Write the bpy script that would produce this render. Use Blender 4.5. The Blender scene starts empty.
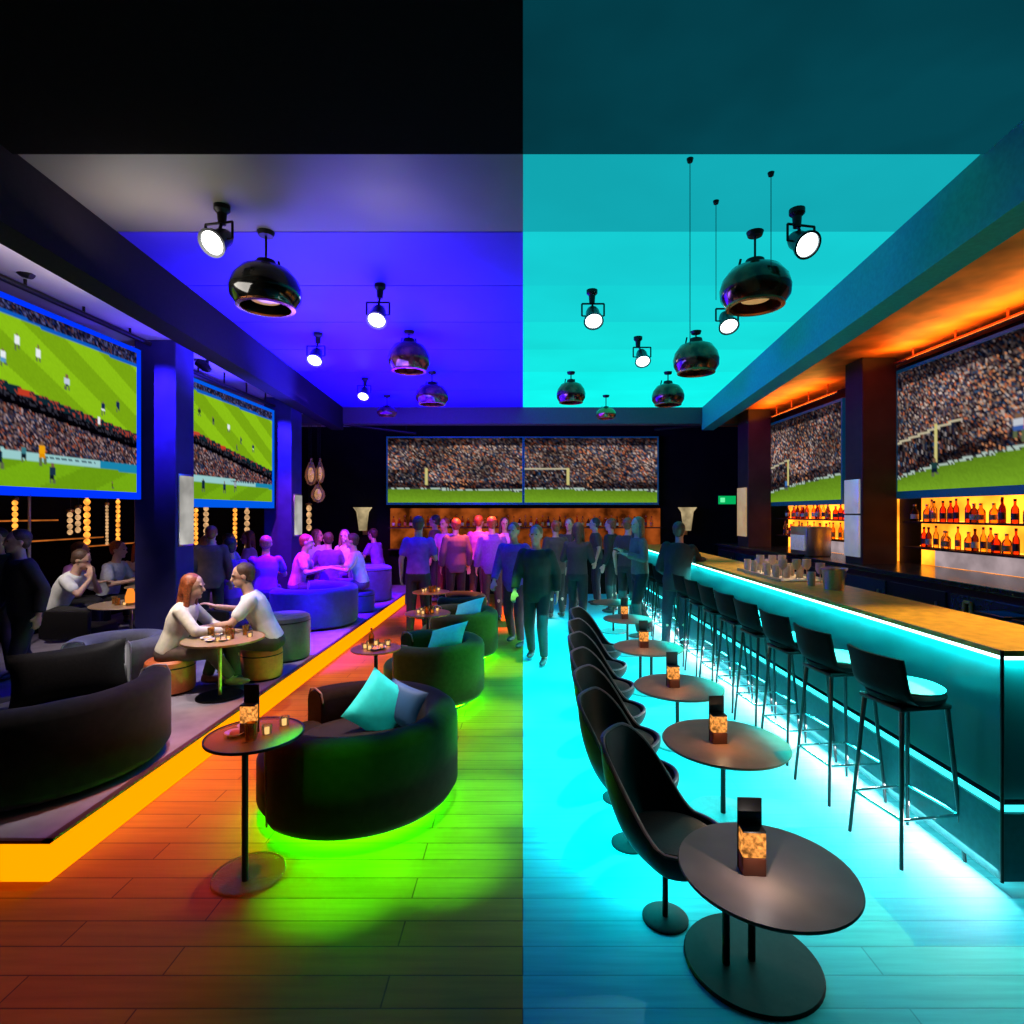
import bpy, bmesh, math, random
from mathutils import Vector, Matrix, Quaternion
PI = math.pi
R = random.Random(7)
sc = bpy.context.scene
COL = sc.collection
F = 560.0; VX = 523.0; VY = 512.0; CZ = 1.8

def at(px, py, Y):
    return Vector(((px - VX) / F * Y, Y, CZ - (py - VY) / F * Y))

# ------------------------------------------------------------------ materials
MATS = {}
def _new(name):
    m = bpy.data.materials.new(name); m.use_nodes = True
    nt = m.node_tree
    return m, nt, nt.nodes['Principled BSDF'], nt.nodes['Material Output']

def mat(name, base, rough=.5, metal=0., emis=None, es=0., sheen=0., coat=0., vary=.12, scale=30., bump=0., spec=.5, sheen_tint=None, alpha=1.):
    if name in MATS: return MATS[name]
    m, nt, p, out = _new(name)
    p.inputs['Roughness'].default_value = rough
    p.inputs['Metallic'].default_value = metal
    p.inputs['Specular IOR Level'].default_value = spec
    p.inputs['Sheen Weight'].default_value = sheen
    if sheen_tint: p.inputs['Sheen Tint'].default_value = (*sheen_tint, 1)
    p.inputs['Coat Weight'].default_value = coat
    p.inputs['Alpha'].default_value = alpha
    tc = nt.nodes.new('ShaderNodeTexCoord')
    nz = nt.nodes.new('ShaderNodeTexNoise'); nz.inputs['Scale'].default_value = scale
    nz.inputs['Detail'].default_value = 2
    nt.links.new(tc.outputs['Object'], nz.inputs['Vector'])
    cr = nt.nodes.new('ShaderNodeValToRGB')
    a = [max(0, c * (1 - vary)) for c in base]; b = [min(1, c * (1 + vary)) for c in base]
    cr.color_ramp.elements[0].position = .3; cr.color_ramp.elements[1].position = .7
    cr.color_ramp.elements[0].color = (*a, 1); cr.color_ramp.elements[1].color = (*b, 1)
    nt.links.new(nz.outputs['Fac'], cr.inputs['Fac'])
    nt.links.new(cr.outputs['Color'], p.inputs['Base Color'])
    if bump:
        bp = nt.nodes.new('ShaderNodeBump'); bp.inputs['Strength'].default_value = bump; bp.inputs['Distance'].default_value = .01
        nt.links.new(nz.outputs['Fac'], bp.inputs['Height']); nt.links.new(bp.outputs['Normal'], p.inputs['Normal'])
    if emis:
        p.inputs['Emission Color'].default_value = (*emis, 1); p.inputs['Emission Strength'].default_value = es
    MATS[name] = m
    return m

def glow(name, col, s=1., sample=True, noise=0., scale=12.):
    if name in MATS: return MATS[name]
    m, nt, p, out = _new(name)
    nt.nodes.remove(p)
    e = nt.nodes.new('ShaderNodeEmission'); e.inputs['Strength'].default_value = s
    e.inputs['Color'].default_value = (*col, 1)
    if noise:
        tc = nt.nodes.new('ShaderNodeTexCoord'); nz = nt.nodes.new('ShaderNodeTexNoise'); nz.inputs['Scale'].default_value = scale
        nz.inputs['Detail'].default_value = 3
        cr = nt.nodes.new('ShaderNodeValToRGB')
        cr.color_ramp.elements[0].position = .35; cr.color_ramp.elements[1].position = .68
        cr.color_ramp.elements[0].color = (*[c * (1 - noise) for c in col], 1)
        cr.color_ramp.elements[1].color = (*[c * (1 + noise) for c in col], 1)
        nt.links.new(tc.outputs['Object'], nz.inputs['Vector']); nt.links.new(nz.outputs['Fac'], cr.inputs['Fac'])
        nt.links.new(cr.outputs['Color'], e.inputs['Color'])
    nt.links.new(e.outputs[0], out.inputs['Surface'])
    if not sample: m.cycles.emission_sampling = 'NONE'
    MATS[name] = m
    return m

def clear_glass(name, tint, f=.25, rough=.05):
    if name in MATS: return MATS[name]
    m, nt, p, out = _new(name)
    p.inputs['Base Color'].default_value = (*[t * .7 for t in tint], 1); p.inputs['Roughness'].default_value = rough
    p.inputs['Metallic'].default_value = .3
    t = nt.nodes.new('ShaderNodeBsdfTransparent'); t.inputs['Color'].default_value = (*tint, 1)
    fr = nt.nodes.new('ShaderNodeFresnel'); fr.inputs['IOR'].default_value = 1.5
    ad = nt.nodes.new('ShaderNodeMath'); ad.operation = 'ADD'; ad.inputs[1].default_value = f; ad.use_clamp = True
    nt.links.new(fr.outputs[0], ad.inputs[0])
    mx = nt.nodes.new('ShaderNodeMixShader')
    nt.links.new(ad.outputs[0], mx.inputs['Fac']); nt.links.new(t.outputs[0], mx.inputs[1]); nt.links.new(p.outputs[0], mx.inputs[2])
    nt.links.new(mx.outputs[0], out.inputs['Surface'])
    MATS[name] = m
    return m

def planks(name, c1, c2, mortar, rough=.35, w=1.4, h=.145):
    m, nt, p, out = _new(name)
    tc = nt.nodes.new('ShaderNodeTexCoord')
    br = nt.nodes.new('ShaderNodeTexBrick')
    br.inputs['Color1'].default_value = (*c1, 1); br.inputs['Color2'].default_value = (*c2, 1); br.inputs['Mortar'].default_value = (*mortar, 1)
    br.inputs['Scale'].default_value = 1; br.inputs['Brick Width'].default_value = w; br.inputs['Row Height'].default_value = h
    br.inputs['Mortar Size'].default_value = .004; br.inputs['Mortar Smooth'].default_value = .4; br.offset = .37
    nt.links.new(tc.outputs['Object'], br.inputs['Vector'])
    mp = nt.nodes.new('ShaderNodeMapping'); mp.inputs['Scale'].default_value = (1.5, 22, 1)
    nt.links.new(tc.outputs['Object'], mp.inputs['Vector'])
    nz = nt.nodes.new('ShaderNodeTexNoise'); nz.inputs['Scale'].default_value = 1.5; nz.inputs['Detail'].default_value = 5
    nt.links.new(mp.outputs[0], nz.inputs['Vector'])
    mr = nt.nodes.new('ShaderNodeMapRange'); mr.inputs['From Min'].default_value = .3; mr.inputs['From Max'].default_value = .7
    mr.inputs['To Min'].default_value = .85; mr.inputs['To Max'].default_value = 1.1
    nt.links.new(nz.outputs['Fac'], mr.inputs['Value'])
    vm = nt.nodes.new('ShaderNodeVectorMath'); vm.operation = 'SCALE'
    nt.links.new(br.outputs['Color'], vm.inputs[0]); nt.links.new(mr.outputs[0], vm.inputs['Scale'])
    nt.links.new(vm.outputs[0], p.inputs['Base Color'])
    p.inputs['Roughness'].default_value = rough
    p.inputs['Specular IOR Level'].default_value = .10
    bp = nt.nodes.new('ShaderNodeBump'); bp.inputs['Strength'].default_value = .25; bp.inputs['Distance'].default_value = .004
    nt.links.new(br.outputs['Fac'], bp.inputs['Height']); bp.invert = True
    nt.links.new(bp.outputs['Normal'], p.inputs['Normal'])
    return m

def screen_mat(name):
    if name in MATS: return MATS[name]
    m, nt, p, out = _new(name); nt.nodes.remove(p)
    a = nt.nodes.new('ShaderNodeAttribute'); a.attribute_name = 'pic'
    e = nt.nodes.new('ShaderNodeEmission'); e.inputs['Strength'].default_value = 1.0
    nt.links.new(a.outputs['Color'], e.inputs['Color']); nt.links.new(e.outputs[0], out.inputs['Surface'])
    m.cycles.emission_sampling = 'NONE'
    MATS[name] = m
    return m

black_fabric = mat('charcoal_velvet', (.007, .005, .005), .9, sheen=.09, sheen_tint=(.9, .85, .88), vary=.35, scale=18, spec=.08)
black_leather = mat('black_leather', (.009, .007, .007), .42, sheen=.02, vary=.2, scale=60, bump=.1, spec=.2)
grey_fabric = mat('grey_fabric', (.028, .022, .022), .9, sheen=.12, spec=.1, vary=.2, scale=25)
black_metal = mat('black_metal', (.008, .007, .007), .45, .2, vary=.1, spec=.2)
steel = mat('brushed_steel', (.6, .6, .62), .28, .95, vary=.1, scale=80)
brass = mat('brass', (.65, .38, .12), .3, .9, vary=.15)
copper = mat('copper', (.55, .2, .08), .25, .9, vary=.25, scale=9)
smoke_glass = mat('smoked_glass_shade', (.16, .045, .02), .16, .6, coat=.3, vary=.9, scale=9)
dark_wall = mat('dark_wall_paint', (.006, .005, .004), .9, spec=.04, vary=.2, scale=3)
brown_wall = mat('dark_brown_panel', (.028, .012, .006), .6, spec=.15, vary=.25, scale=4)
pillar_left_m = mat('pillar_satin', (.03, .025, .10), .6, spec=.1, vary=.15, scale=4)
pillar_right_m = mat('pillar_brown', (.05, .025, .02), .5, spec=.2, vary=.2, scale=4)
table_m = mat('dark_bronze_tabletop', (.17, .075, .045), .5, vary=.2, scale=6, spec=.12)
walnut = mat('walnut_top', (.5, .25, .03), .35, vary=.25, scale=14)
marble_disc = mat('dark_base_plate', (.012, .008, .008), .55, spec=.08, vary=.2)
teal_velvet = mat('teal_velvet', (.0, .62, .60), .6, sheen=.3, vary=.1, scale=14)
teal_dark = mat('deep_teal_velvet', (.003, .04, .12), .6, sheen=.2, vary=.15, scale=14)
amber_glass = clear_glass('amber_glass', (.95, .62, .22), .18)
tinted_glass = clear_glass('pale_glass', (.85, .8, .72), .12)
white_china = mat('cream_ceramic', (.75, .66, .52), .35, vary=.1)
lens_white = glow('lamp_lens', (1, .97, .93), 6.0)
lens_cool = glow('cool_lamp_lens', (.85, 1, 1), 6.0)
skin = mat('skin', (.55, .30, .20), .55, vary=.08)
hair_brown = mat('brown_hair', (.07, .03, .015), .6, vary=.4, scale=60)
hair_auburn = mat('auburn_hair', (.26, .055, .012), .5, vary=.45, scale=60)
hair_black = mat('black_hair', (.015, .012, .012), .5, vary=.4, scale=60)
hair_blond = mat('light_hair', (.2, .11, .05), .5, vary=.4, scale=60)
cloth_white = mat('white_cotton', (.72, .68, .62), .8, vary=.08, scale=14)
cloth_cream = mat('cream_knit', (.72, .62, .48), .85, vary=.1, scale=20)
cloth_black = mat('black_cloth', (.010, .007, .007), .8, vary=.25, scale=14)
cloth_grey = mat('grey_cloth', (.06, .034, .030), .8, vary=.2, scale=14)
cloth_green = mat('dark_green_cloth', (.006, .016, .011), .8, vary=.3, scale=12)
cloth_purple = mat('purple_cloth', (.22, .04, .42), .8, vary=.2, scale=12)
cloth_pink = mat('pink_cloth', (.72, .25, .62), .8, vary=.15, scale=12)
cloth_lilac = mat('lilac_cloth', (.75, .55, .85), .8, vary=.12, scale=12)
cloth_brown = mat('brown_cloth', (.10, .055, .04), .8, vary=.2, scale=12)
cloth_denim = mat('dark_denim', (.012, .012, .025), .8, vary=.2, scale=40)
cloth_maroon = mat('maroon_cloth', (.09, .012, .02), .8, vary=.2, scale=12)
shoe_m = mat('dark_shoe_leather', (.02, .014, .012), .4, vary=.1)
shoe_tan = mat('tan_shoe_leather', (.45, .16, .08), .45, vary=.1)
blue_fabric = mat('blue_velvet', (.025, .015, .16), .8, sheen=.25, vary=.2, scale=14)

# ------------------------------------------------------------------ mesh helpers
def B(): return bmesh.new()

def obj(name, bm, m, parent=None, smooth=True, loc=None, ang=40):
    me = bpy.data.meshes.new(name)
    bmesh.ops.recalc_face_normals(bm, faces=bm.faces[:])
    if smooth:
        for f in bm.faces: f.smooth = True
        for e in bm.edges:
            if len(e.link_faces) == 2 and e.calc_face_angle(0) > math.radians(ang): e.smooth = False
    bm.to_mesh(me); bm.free()
    me.materials.append(m)
    o = bpy.data.objects.new(name, me); COL.objects.link(o)
    if parent is not None: o.parent = parent
    if loc is not None: o.location = loc
    return o

def from_mesh(name, me, m, parent=None):
    o = bpy.data.objects.new(name, me); COL.objects.link(o)
    if not me.materials: me.materials.append(m)
    o.material_slots[0].link = 'OBJECT'; o.material_slots[0].material = m
    if parent is not None: o.parent = parent
    return o

def thing(name, label, cat, loc=(0, 0, 0), rz=0., group=None):
    o = bpy.data.objects.new(name, None); COL.objects.link(o)
    o.empty_display_size = .1
    o.location = loc; o.rotation_euler = (0, 0, rz); o['label'] = label; o['category'] = cat
    if group: o['group'] = group
    return o

def tag(o, label, cat, group=None):
    o['label'] = label; o['category'] = cat
    if group: o['group'] = group
    return o

def struct(name, bm, m, parent=None, smooth=False):
    o = obj(name, bm, m, parent, smooth)
    if parent is None: o['kind'] = 'structure'
    return o

def dup(root, loc, rz=None, label=None, group=None, scale=None):
    r = root.copy(); COL.objects.link(r); r.location = loc
    if rz is not None: r.rotation_euler = (0, 0, rz)
    if label: r['label'] = label
    if group: r['group'] = group
    if scale: r.scale = (scale,) * 3
    for ch in list(root.children):
        c = ch.copy(); COL.objects.link(c); c.parent = r
        for g in list(ch.children):
            d = g.copy(); COL.objects.link(d); d.parent = c
    return r

def remat(root, name, m):
    for c in root.children:
        if c.name.split('.')[0] == name:
            c.material_slots[0].link = 'OBJECT'; c.material_slots[0].material = m

def box(bm, x0, x1, y0, y1, z0, z1, bev=0., rot=None, about=None, seg=2):
    r = bmesh.ops.create_cube(bm, size=1)
    vs = r['verts']
    for v in vs:
        v.co = Vector((x0 + (v.co.x + .5) * (x1 - x0), y0 + (v.co.y + .5) * (y1 - y0), z0 + (v.co.z + .5) * (z1 - z0)))
    if bev:
        es = list({e for v in vs for e in v.link_edges})
        g = bmesh.ops.bevel(bm, geom=es, offset=bev, segments=seg, profile=.5, affect='EDGES')
        vs = list({v for f in g['faces'] for v in f.verts} | {v for v in vs if v.is_valid})
    if rot is not None:
        bmesh.ops.rotate(bm, cent=about or (0, 0, 0), matrix=rot, verts=vs)
    return vs

def quad(bm, pts):
    bm.faces.new([bm.verts.new(p) for p in pts])

def frame_of(d):
    d = Vector(d).normalized()
    up = Vector((0, 0, 1)) if abs(d.z) < .95 else Vector((1, 0, 0))
    a = d.cross(up).normalized(); b = a.cross(d).normalized()
    return d, a, b

def loft(bm, rings, seg=16):
    """rings: list of (center, axis_a, axis_b); closed caps"""
    prev = None; first = None
    for c, a, b in rings:
        row = [bm.verts.new(Vector(c) + Vector(a) * math.cos(2 * PI * i / seg) + Vector(b) * math.sin(2 * PI * i / seg)) for i in range(seg)]
        if prev:
            for i in range(seg): bm.faces.new((prev[i], prev[(i + 1) % seg], row[(i + 1) % seg], row[i]))
        else: first = row
        prev = row
    bm.faces.new(first[::-1]); bm.faces.new(prev)

def cyl(bm, p0, p1, r0, r1=None, seg=16, round_ends=False):
    r1 = r0 if r1 is None else r1
    p0 = Vector(p0); p1 = Vector(p1); d, a, b = frame_of(p1 - p0)
    rings = []
    if round_ends:
        for t in (-85, -60, -35): rings.append((p0 + d * r0 * math.sin(math.radians(t)), a * r0 * math.cos(math.radians(t)), b * r0 * math.cos(math.radians(t))))
    rings.append((p0, a * r0, b * r0)); rings.append((p1, a * r1, b * r1))
    if round_ends:
        for t in (35, 60, 85): rings.append((p1 + d * r1 * math.sin(math.radians(t)), a * r1 * math.cos(math.radians(t)), b * r1 * math.cos(math.radians(t))))
    loft(bm, rings, seg)

def lathe(bm, prof, seg=32, c=(0, 0, 0), sx=1., sy=1., d=None):
    """prof: (r,z) list; closed ends if r==0"""
    c = Vector(c); M = None
    if d is not None:
        dd, a, b = frame_of(d); M = (a, b, dd)
    rows = []
    for r, z in prof:
        if r < 1e-6: pts = [Vector((0, 0, z))]
        else: pts = [Vector((r * math.cos(2 * PI * i / seg) * sx, r * math.sin(2 * PI * i / seg) * sy, z)) for i in range(seg)]
        if M: pts = [M[0] * p.x + M[1] * p.y + M[2] * p.z for p in pts]
        rows.append([bm.verts.new(c + p) for p in pts])
    for A, Q in zip(rows, rows[1:]):
        for i in range(seg):
            j = (i + 1) % seg
            if len(A) == 1 and len(Q) == 1: continue
            if len(A) == 1: bm.faces.new((A[0], Q[j], Q[i]))
            elif len(Q) == 1: bm.faces.new((A[i], A[j], Q[0]))
            else: bm.faces.new((A[i], A[j], Q[j], Q[i]))

def ell(bm, c, r, u=14, v=10, rot=None):
    res = bmesh.ops.create_uvsphere(bm, u_segments=u, v_segments=v, radius=1)
    for w in res['verts']:
        p = Vector((w.co.x * r[0], w.co.y * r[1], w.co.z * r[2]))
        if rot is not None: p = rot @ p
        w.co = p + Vector(c)

def arc_wall(bm, r_in, r_out, z0, z1, a0, a1, round_=.05, n=56, bulge=0.):
    """C-shaped upholstered wall, swept around an arc, with rounded top and rounded ends"""
    cx = (r_in + r_out) / 2; w = (r_out - r_in) / 2
    prof = [(r_in + .012, z0), (r_out - .03, z0), (r_out - bulge * 0, z0 + .05), (r_out, (z0 + z1) / 2)]
    for k in range(0, 7):
        t = PI * k / 6
        prof.append((cx + w * math.cos(t), z1 - round_ + round_ * math.sin(t)))
    prof.append((r_in, (z0 + z1) / 2))
    rows = []
    for i in range(n + 1):
        t = i / n; a = a0 + (a1 - a0) * t
        # soften ends
        e = min(t, 1 - t) * (a1 - a0) * cx
        s = 1 if e > .05 else .86 + .14 * math.sin(PI / 2 * e / .05)
        row = []
        for r, z in prof:
            rr = cx + (r - cx) * s; zz = z0 + (z - z0) * (.97 + .03 * (s - .86) / .14)
            row.append(bm.verts.new((rr * math.cos(a), rr * math.sin(a), zz)))
        rows.append(row)
    m = len(prof)
    for A, Q in zip(rows, rows[1:]):
        for k in range(m):
            bm.faces.new((A[k], A[(k + 1) % m], Q[(k + 1) % m], Q[k]))
    bm.faces.new(rows[0][::-1]); bm.faces.new(rows[-1])

def pillow_bm(w, h, t, n=12, pinch=.12):
    bm = B()
    for s in (1, -1):
        g = {}
        for i in range(n + 1):
            for j in range(n + 1):
                u = i / n * 2 - 1; v = j / n * 2 - 1
                k = (1 - u * u) * (1 - v * v)
                x = u * w / 2 * (1 - pinch * (1 - v * v) * abs(u) ** 2 * 0 - pinch * (1 - abs(v) ** 2) * .6)
                y = v * h / 2 * (1 - pinch * (1 - abs(u) ** 2) * .6)
                g[i, j] = bm.verts.new((x, s * t / 2 * (k ** .45), y))
        for i in range(n):
            for j in range(n):
                bm.faces.new((g[i, j], g[i + 1, j], g[i + 1, j + 1], g[i, j + 1]))
    bmesh.ops.remove_doubles(bm, verts=bm.verts[:], dist=.0005)
    return bm

# ------------------------------------------------------------------ room shell
HC = 3.8           # ceiling
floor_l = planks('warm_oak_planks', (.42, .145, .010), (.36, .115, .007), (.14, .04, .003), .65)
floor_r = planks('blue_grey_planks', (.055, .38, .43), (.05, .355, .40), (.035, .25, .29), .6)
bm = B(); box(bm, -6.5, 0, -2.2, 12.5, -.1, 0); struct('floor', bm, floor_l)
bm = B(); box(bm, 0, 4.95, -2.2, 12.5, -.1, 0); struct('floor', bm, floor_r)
# raised lounge platform
carpet = mat('grey_carpet', (.20, .165, .20), .95, vary=.15, scale=5, spec=.05)
bm = B(); box(bm, -6.4, -2.32, 2.74, 12.3, 0.0, .2); struct('floor', bm, carpet)
led = glow('amber_led_diffuser', (1.75, .43, .0), 1.0)
bm = B()
box(bm, -2.32, -2.30, 2.72, 10.9, .004, .19)
o = obj('led_strip', bm, led, None, False); tag(o, 'amber glowing LED strip along the aisle side of the lounge platform', 'light strip')
bm = B()
box(bm, -6.3, -2.32, 2.72, 2.74, .004, .19)
o = obj('led_strip', bm, led, None, False); tag(o, 'amber glowing LED strip on the front end of the lounge platform', 'light strip')
bm = B(); box(bm, -2.335, -2.295, 2.715, 10.9, .19, .205); box(bm, -6.3, -2.295, 2.715, 2.74, .19, .205)
struct('trim_1', bm, mat('step_edge', (.05, .012, .008), .5))

# walls
bm = B(); box(bm, -6.6, 5.0, 12.3, 12.5, 0, 4.0); struct('wall_back', bm, dark_wall)
bm = B(); box(bm, -6.6, -6.4, -2.2, 12.5, 0, 4.0); struct('wall_left', bm, dark_wall)
bm = B(); box(bm, 4.85, 5.0, -2.2, 12.5, 0, 4.0); struct('wall_right', bm, brown_wall)
bm = B(); box(bm, -6.6, 5.0, -2.4, -2.2, 0, 4.0); struct('wall_front', bm, dark_wall)

def bxl(y): return -(2.57 + .0816 * y)
def bxr(y): return 2.2 + .1146 * y
# ceiling, left half: satin boards, blue light put into their colour, fine shadow gaps
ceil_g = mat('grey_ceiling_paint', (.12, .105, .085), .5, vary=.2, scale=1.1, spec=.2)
ceil_l = mat('blue_lit_ceiling_paint', (.045, .025, .42), .5, vary=.12, scale=1.4, spec=.2)  # blue of the light wash put into the base colour
seams = [3.1, 4.0, 4.95, 5.9, 6.9, 8.0, 9.2, 10.7]
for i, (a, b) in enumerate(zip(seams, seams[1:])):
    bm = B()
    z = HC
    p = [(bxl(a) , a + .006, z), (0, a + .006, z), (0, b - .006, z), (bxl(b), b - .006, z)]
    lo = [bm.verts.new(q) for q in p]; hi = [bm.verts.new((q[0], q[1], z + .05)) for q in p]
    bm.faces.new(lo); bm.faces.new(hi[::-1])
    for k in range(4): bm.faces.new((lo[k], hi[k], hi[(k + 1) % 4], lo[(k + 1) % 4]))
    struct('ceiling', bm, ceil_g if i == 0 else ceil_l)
# right half: cyan light put into the ceiling as emission, brighter band by band
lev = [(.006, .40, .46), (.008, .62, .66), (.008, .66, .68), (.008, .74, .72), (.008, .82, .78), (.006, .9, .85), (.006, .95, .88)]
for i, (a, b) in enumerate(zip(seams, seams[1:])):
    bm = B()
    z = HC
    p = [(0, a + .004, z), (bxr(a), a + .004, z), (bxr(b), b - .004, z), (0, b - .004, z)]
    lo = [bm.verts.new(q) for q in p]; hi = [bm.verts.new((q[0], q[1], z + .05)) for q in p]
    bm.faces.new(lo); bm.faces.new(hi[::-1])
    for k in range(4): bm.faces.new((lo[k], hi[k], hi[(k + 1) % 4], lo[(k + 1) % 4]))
    struct('ceiling', bm, glow('painted_ceiling_glow_%d' % i, lev[i], 1.0, True, .05, .8))
# near soffit
bm = B(); box(bm, -6.4, 0, -2.2, 3.1, 3.78, 3.95); struct('ceiling', bm, mat('black_ceiling_paint', (.006, .005, .005), .9, spec=.0))
bm = B(); box(bm, 0, 4.85, -2.2, 3.1, 3.78, 3.95); struct('ceiling', bm, glow('painted_ceiling_glow_near', (.001, .05, .07), 1., True, .25, .9))  # dim near end of the ceiling light painted as emission
bm = B(); box(bm, -6.4, 4.85, 3.1, 12.5, 3.98, 4.05); struct('ceiling', bm, dark_wall)
# side ceilings
bm = B(); box(bm, -6.4, -2.65, 3.1, 12.3, 3.67, 3.78)
for v in bm.verts:
    if v.co.x > -3: v.co.x = bxl(v.co.y) - .1
struct('ceiling', bm, mat('side_ceiling_paint', (.40, .33, .40), .6, spec=.1, vary=.2, scale=1.2))
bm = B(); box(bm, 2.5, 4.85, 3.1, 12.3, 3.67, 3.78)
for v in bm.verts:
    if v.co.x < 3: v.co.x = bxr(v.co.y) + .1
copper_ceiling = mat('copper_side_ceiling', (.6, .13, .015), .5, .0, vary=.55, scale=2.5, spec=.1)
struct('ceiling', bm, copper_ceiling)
# beams along the recess
def beam(fn, s, m):
    bm = B()
    y0, y1 = -2.2, 10.75
    p = [(fn(y0), y0), (fn(y1), y1), (fn(y1) + s * .22, y1), (fn(y0) + s * .22, y0)]
    lo = [bm.verts.new((x, y, 3.37)) for x, y in p]; hi = [bm.verts.new((x, y, 3.9)) for x, y in p]
    bm.faces.new(lo); bm.faces.new(hi)
    for k in range(4): bm.faces.new((lo[k], lo[(k + 1) % 4], hi[(k + 1) % 4], hi[k]))
    struct('trim_2' if s < 0 else 'trim_3', bm, m)
beam(bxl, -1, mat('charcoal_beam', (.013, .009, .012), .75, vary=.1, spec=.06))
beam(bxr, 1, mat('teal_beam', (.02, .30, .19), .6, vary=.1, spec=.1))
bm = B(); box(bm, -6.4, 4.85, 10.7, 10.95, 3.49, 3.95); struct('trim_4', bm, mat('cross_beam', (.05, .035, .03), .6))
bm = B(); box(bm, -6.4, 4.85, 10.95, 12.3, 3.72, 3.8); struct('ceiling', bm, dark_wall)

# pillars
def pillar(x0, x1, y0, y1, m, n):
    bm = B(); box(bm, x0, x1, y0, y1, 0.0, 3.67, .012)
    return struct(n, bm, m)
pillar(-4.22, -3.77, 6.08, 6.42, pillar_left_m, 'trim_5')
pillar(-4.22, -3.77, 9.12, 9.55, pillar_left_m, 'trim_6')
pillar(4.1, 4.52, 6.77, 7.13, pillar_right_m, 'trim_7')
pillar(4.1, 4.52, 10.2, 10.7, pillar_right_m, 'trim_8')
panel_sheen = glow('painted_panel_sheen', (.62, .60, .56), .75, True, .4, 2.2)  # metallic reflection on the pillar put in as emission, no lamp there
for (x, y0, y1, z0, z1, lb) in ((-3.77, 6.12, 6.38, 1.42, 2.22, 'pale shiny panel with painted glow on the aisle side of the nearer left pillar'),
                             (-3.77, 9.2, 9.5, 1.4, 2.1, 'pale shiny panel with painted glow on the farther left pillar')):
    t = thing('pillar_panel', lb, 'wall panel', (x, (y0 + y1) / 2, z0), group='shiny pillar panels')
    h = (y1 - y0) / 2
    bm = B(); box(bm, 0, .012, -h, h, 0, z1 - z0, .003); obj('back_plate', bm, steel, t)
    bm = B(); box(bm, .012, .03, -h + .015, h - .015, .02, z1 - z0 - .02, .004); obj('sheen_face', bm, panel_sheen, t)
plate_m = mat('polished_plate', (.75, .76, .8), .3, .7, emis=(.5, .55, .62), es=.35, vary=.3, scale=3)  # plate sheen put into the emission
for (y0, y1, z0, z1, mm, lb) in ((6.8, 7.1, 1.78, 2.2, plate_m, 'upper silver lit plate on the nearer right pillar'), (6.8, 7.1, 1.25, 1.76, plate_m, 'lower silver lit plate on the nearer right pillar'),
                             (10.25, 10.65, 1.35, 2.25, mat('gold_plate', (.8, .6, .3), .3, .6, emis=(.9, .6, .25), es=.4, vary=.4, scale=3), 'golden lit plate on the farther right pillar')):
    bm = B(); box(bm, 4.07, 4.1, y0, y1, z0, z1, .006)
    tag(obj('pillar_panel', bm, mm), lb, 'wall panel')

# ------------------------------------------------------------------ screens
def make_screen(name_label, origin, udir, W, H, nu, nv, paint, bezel_m, bez=.07, bottom=None, normal=None, cat='screen', group=None):
    """origin: top-left corner as seen; udir horizontal unit vector; picture plane vertical"""
    origin = Vector(origin); udir = Vector(udir); nrm = Vector(normal)
    t = thing('video_screen', name_label, cat, origin + udir * W / 2 - Vector((0, 0, H)), group=group)
    off = origin - t.location
    pix = paint(nu, nv)
    me = bpy.data.meshes.new('picture')
    vs = []; fs = []
    for j in range(nv + 1):
        for i in range(nu + 1):
            vs.append(off + udir * W * i / nu - Vector((0, 0, H * j / nv)) + nrm * .012)
    for j in range(nv):
        for i in range(nu):
            a = j * (nu + 1) + i
            fs.append((a, a + nu + 1, a + nu + 2, a + 1))
    me.from_pydata([tuple(v) for v in vs], [], fs)
    ca = me.color_attributes.new('pic', 'FLOAT_COLOR', 'POINT')
    flat = []
    for j in range(nv + 1):
        for i in range(nu + 1):
            c = pix[min(j, nv - 1)][min(i, nu - 1)]
            flat += [(c[0] / 255) ** 2.2, (c[1] / 255) ** 2.2, (c[2] / 255) ** 2.2, 1]
    ca.data.foreach_set('color', flat)
    me.materials.append(screen_mat('video_picture'))
    o = bpy.data.objects.new('picture', me); COL.objects.link(o); o.parent = t
    # housing
    def slab(bm, u0, u1, z0, z1, d0, d1):
        pts = []
        for u in (u0, u1):
            for z in (z0, z1):
                for d in (d0, d1):
                    pts.append(bm.verts.new(off + udir * u + Vector((0, 0, z)) + nrm * d))
        for f in ((0, 1, 3, 2), (4, 6, 7, 5), (0, 4, 5, 1), (2, 3, 7, 6), (0, 2, 6, 4), (1, 5, 7, 3)):
            bm.faces.new([pts[k] for k in f])
    bm = B(); slab(bm, -.01, W + .01, -H - .01, .01, -.09, .008); obj('housing', bm, black_metal, t, False)
    bm = B(); b = bez
    bb = b * 1.3 if bottom is None else bottom
    slab(bm, -b, W + b, 0, b, -.02, .03); slab(bm, -b, W + b, -H - bb, -H, -.02, .03)
    slab(bm, -b, 0, -H, 0, -.02, .03); slab(bm, W, W + b, -H, 0, -.02, .03)
    obj('bezel', bm, bezel_m, t, False)
    return t

CR = [(28, 24, 34), (44, 38, 46), (62, 52, 56), (110, 92, 88), (140, 118, 108), (92, 84, 98), (58, 62, 86), (150, 140, 140), (190, 110, 78), (36, 40, 64), (90, 60, 62), (185, 175, 175), (50, 80, 120)]
def crowd_px(rr, warm=0.):
    c = rr.choice(CR); k = rr.uniform(.75, 1.15)
    return (c[0] * k * (1 + warm * .2), c[1] * k, c[2] * k * (1 - warm * .2))

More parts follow.
